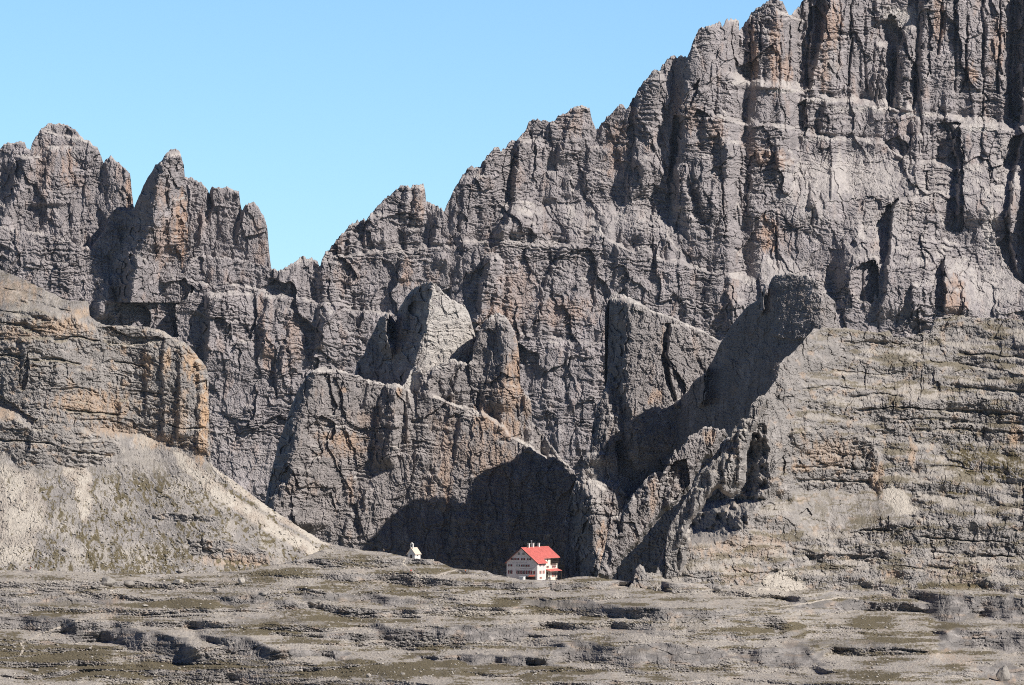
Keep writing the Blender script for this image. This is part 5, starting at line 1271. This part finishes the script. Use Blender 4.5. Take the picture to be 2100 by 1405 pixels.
def make_person(stride=.22):
    root = empty('person', (0, 0, 0))
    vs = [(0, 0, .95), (0, .01, 1.15), (0, .02, 1.35), (0, 0, 1.49), (0, -.015, 1.57), (0, -.02, 1.66), (0, -.01, 1.74)]
    es = [(i, i + 1) for i in range(6)]; rd = [(.15, .11), (.14, .10), (.17, .11), .055, (.065, .085), (.078, .095), (.06, .075)]
    for sg in (-1, 1):
        a = len(vs); st_ = stride * sg
        vs += [(sg * .19, .01, 1.42), (sg * .25, .02 + st_ * .25, 1.14), (sg * .25, -.08 + st_ * .5, .92)]; rd += [.06, .048, .034]; es += [(2, a), (a, a + 1), (a + 1, a + 2)]
        hand(vs, es, rd, a + 2, (sg * .25, -.10 + st_ * .5, .90), sg)
        b_ = len(vs)
        vs += [(sg * .10, 0, .86), (sg * .105, -.05 - st_ * .4, .49), (sg * .105, .03 - st_, .08), (sg * .11, -.10 - st_, .04)]; rd += [.088, .06, .042, (.045, .035)]; es += [(0, b_), (b_, b_ + 1), (b_ + 1, b_ + 2), (b_ + 2, b_ + 3)]
    skin_body('body', vs, es, rd, M_skin, root)
    jv = [(0, 0, .98), (0, .01, 1.18), (0, .02, 1.38), (0, .0, 1.47)]; je = [(0, 1), (1, 2), (2, 3)]; jr = [(.175, .135), (.17, .13), (.195, .135), .08]
    for sg in (-1, 1):
        a = len(jv); st_ = stride * sg; jv += [(sg * .19, .01, 1.43), (sg * .255, .02 + st_ * .25, 1.14), (sg * .253, -.08 + st_ * .5, .95)]; jr += [.078, .064, .05]; je += [(2, a), (a, a + 1), (a + 1, a + 2)]
    skin_body('jacket', jv, je, jr, M_shut, root)
    tv = [(0, 0, .95)]; te = []; tr = [(.165, .125)]
    for sg in (-1, 1):
        a = len(tv); st_ = stride * sg; tv += [(sg * .10, 0, .84), (sg * .105, -.05 - st_ * .4, .49), (sg * .105, .03 - st_, .12)]; tr += [.105, .078, .06]; te += [(0, a), (a, a + 1), (a + 1, a + 2)]
    skin_body('trousers', tv, te, tr, M_dark, root)
    skin_body('hair', [(0, .0, 1.69), (0, .01, 1.745), (0, .035, 1.62)], [(0, 1), (0, 2)], [(.088, .10), (.07, .08), (.06, .05)], M_dark, root)
    f_ = MB(); f_.box(-.012, .012, -.125, -.09, 1.615, 1.66)
    for sg in (-1, 1): f_.box(sg * .035 - .012, sg * .035 + .012, -.113, -.095, 1.668, 1.682)
    f_.box(-.025, .025, -.108, -.09, 1.585, 1.595); f_.build('face', M_skin, root)
    skin_body('rucksack', [(0, .17, 1.05), (0, .18, 1.25), (0, .15, 1.42)], [(0, 1), (1, 2)], [(.13, .09), (.15, .11), (.10, .08)], M_metal, root)
    return root
def dup(root):
    r_ = root.copy(); C.objects.link(r_)
    for c_ in list(root.children):
        d_ = c_.copy(); C.objects.link(d_); d_.parent = r_
    return r_
JK = {n_: flat_mat('jacket ' + n_, c_, .8) for n_, c_ in dict(red=(.5, .05, .04), orange=(.62, .2, .07), blue=(.05, .09, .25), black=(.02, .02, .024), tan=(.4, .28, .18)).items()}
PEOPLE = [(923, 1193, 'black', 2.6, 'person in black walking on the rocky ground between chapel and hut'), (843, 1176, 'red', .4, 'person in red jacket on the path below the chapel'), (955, 1176, 'orange', 1.2, 'person in orange jacket on the saddle left of the hut'),
          (787, 1134, 'tan', 2.0, 'person in tan jacket standing on the ridge left of the chapel'), (62, 1171, 'red', -.8, 'person in red jacket at the base of the pale scree fan'), (1128, 1192.2, 'blue', .3, 'person in blue jacket on the terrace in front of the hut'), (1141, 1192.4, 'black', -.6, 'person in black jacket beside the hut porch')]
pproto = make_person()
for k, (u, v, jc, rot, lab) in enumerate(PEOPLE):
    p, _ = ground(u, v)
    if p is None: p = Vector(world(u, v, 1799))
    r_ = pproto if k == 0 else dup(pproto)
    r_.location = p; r_.rotation_euler = (0, 0, rot); tag(r_, lab, 'person', 'walkers around the hut')
    for c_ in r_.children:
        if c_.name.startswith('jacket'):
            c_.material_slots[0].link = 'OBJECT'; c_.material_slots[0].material = JK[jc]
# ------------------------------------------------------------------ camera, sun, sky
sc = bpy.context.scene
cam = bpy.data.cameras.new('camera'); co = bpy.data.objects.new('camera', cam); C.objects.link(co)
co.location = (0, 0, 0); co.rotation_euler = (math.radians(90), 0, 0)
cam.sensor_fit = 'HORIZONTAL'; cam.sensor_width = 36.0; cam.lens = 36.0 / (2100 * K)
cam.shift_y = (VH - 702.5) / 2100; cam.clip_start = 1; cam.clip_end = 30000
sc.camera = co
s = Vector((math.sin(SUN_AZ) * math.cos(SUN_EL), -math.cos(SUN_AZ) * math.cos(SUN_EL), math.sin(SUN_EL)))
sun = bpy.data.lights.new('sun', 'SUN'); so = bpy.data.objects.new('sun', sun); C.objects.link(so)
sun.energy = 5.0; sun.angle = math.radians(.5); sun.color = (1.0, .955, .90)
so.rotation_euler = s.to_track_quat('Z', 'Y').to_euler(); so.location = (600, -300, 900)
w = bpy.data.worlds.new('World'); sc.world = w; w.use_nodes = True; t = w.node_tree
bg = t.nodes['Background']
sky = t.nodes.new('ShaderNodeTexSky'); sky.sky_type = 'NISHITA'; sky.sun_disc = False
sky.sun_elevation = SUN_EL; sky.sun_rotation = math.radians(180) - SUN_AZ
sky.altitude = 2500; sky.air_density = 1.0; sky.dust_density = 0.2; sky.ozone_density = 3.0
hs = t.nodes.new('ShaderNodeHueSaturation'); hs.inputs['Saturation'].default_value = 1.15
tc = t.nodes.new('ShaderNodeTexCoord'); sx = t.nodes.new('ShaderNodeSeparateXYZ'); t.links.new(tc.outputs['Generated'], sx.inputs[0])
mr = t.nodes.new('ShaderNodeValToRGB'); cr = mr.color_ramp
for i_, (p_, c_) in enumerate(((.03, (.74, .92, 1.07)), (.095, (1.02, 1.09, 1.13)), (.115, (1.0, 1.05, 1.12)), (.18, (.10, .15, .31)))):
    e_ = cr.elements[i_] if i_ < 2 else cr.elements.new(p_)
    e_.position = p_; e_.color = (*c_, 1)
t.links.new(sx.outputs['Z'], mr.inputs[0])
vm = t.nodes.new('ShaderNodeVectorMath'); vm.operation = 'MULTIPLY'
t.links.new(sky.outputs[0], hs.inputs['Color']); t.links.new(hs.outputs[0], vm.inputs[0]); t.links.new(mr.outputs[0], vm.inputs[1]); t.links.new(vm.outputs[0], bg.inputs['Color'])
bg.inputs['Strength'].default_value = .10
sc.view_settings.view_transform = 'Standard'; sc.view_settings.look = 'None'; sc.view_settings.exposure = .40; sc.view_settings.gamma = 1
sc.render.engine = 'CYCLES'
sc.cycles.filter_width = 1.0; sc.cycles.max_bounces = 4; sc.cycles.diffuse_bounces = 2; sc.cycles.use_denoising = False

# thin mountain air between the viewer and the far walls
hb = MB().box(-4200, 4200, -60, 4700, -345, 640)
hm = bpy.data.materials.new('thin air'); hm.use_nodes = True; ht = hm.node_tree; ht.nodes.clear()
ho = ht.nodes.new('ShaderNodeOutputMaterial'); hv = ht.nodes.new('ShaderNodeVolumePrincipled')
hv.inputs['Color'].default_value = (.62, .76, .95, 1); hv.inputs['Density'].default_value = 6e-6; hv.inputs['Anisotropy'].default_value = .2
ht.links.new(hv.outputs[0], ho.inputs['Volume'])
haze = hb.build('haze', hm); haze['kind'] = 'stuff'
sc.cycles.volume_bounces = 0
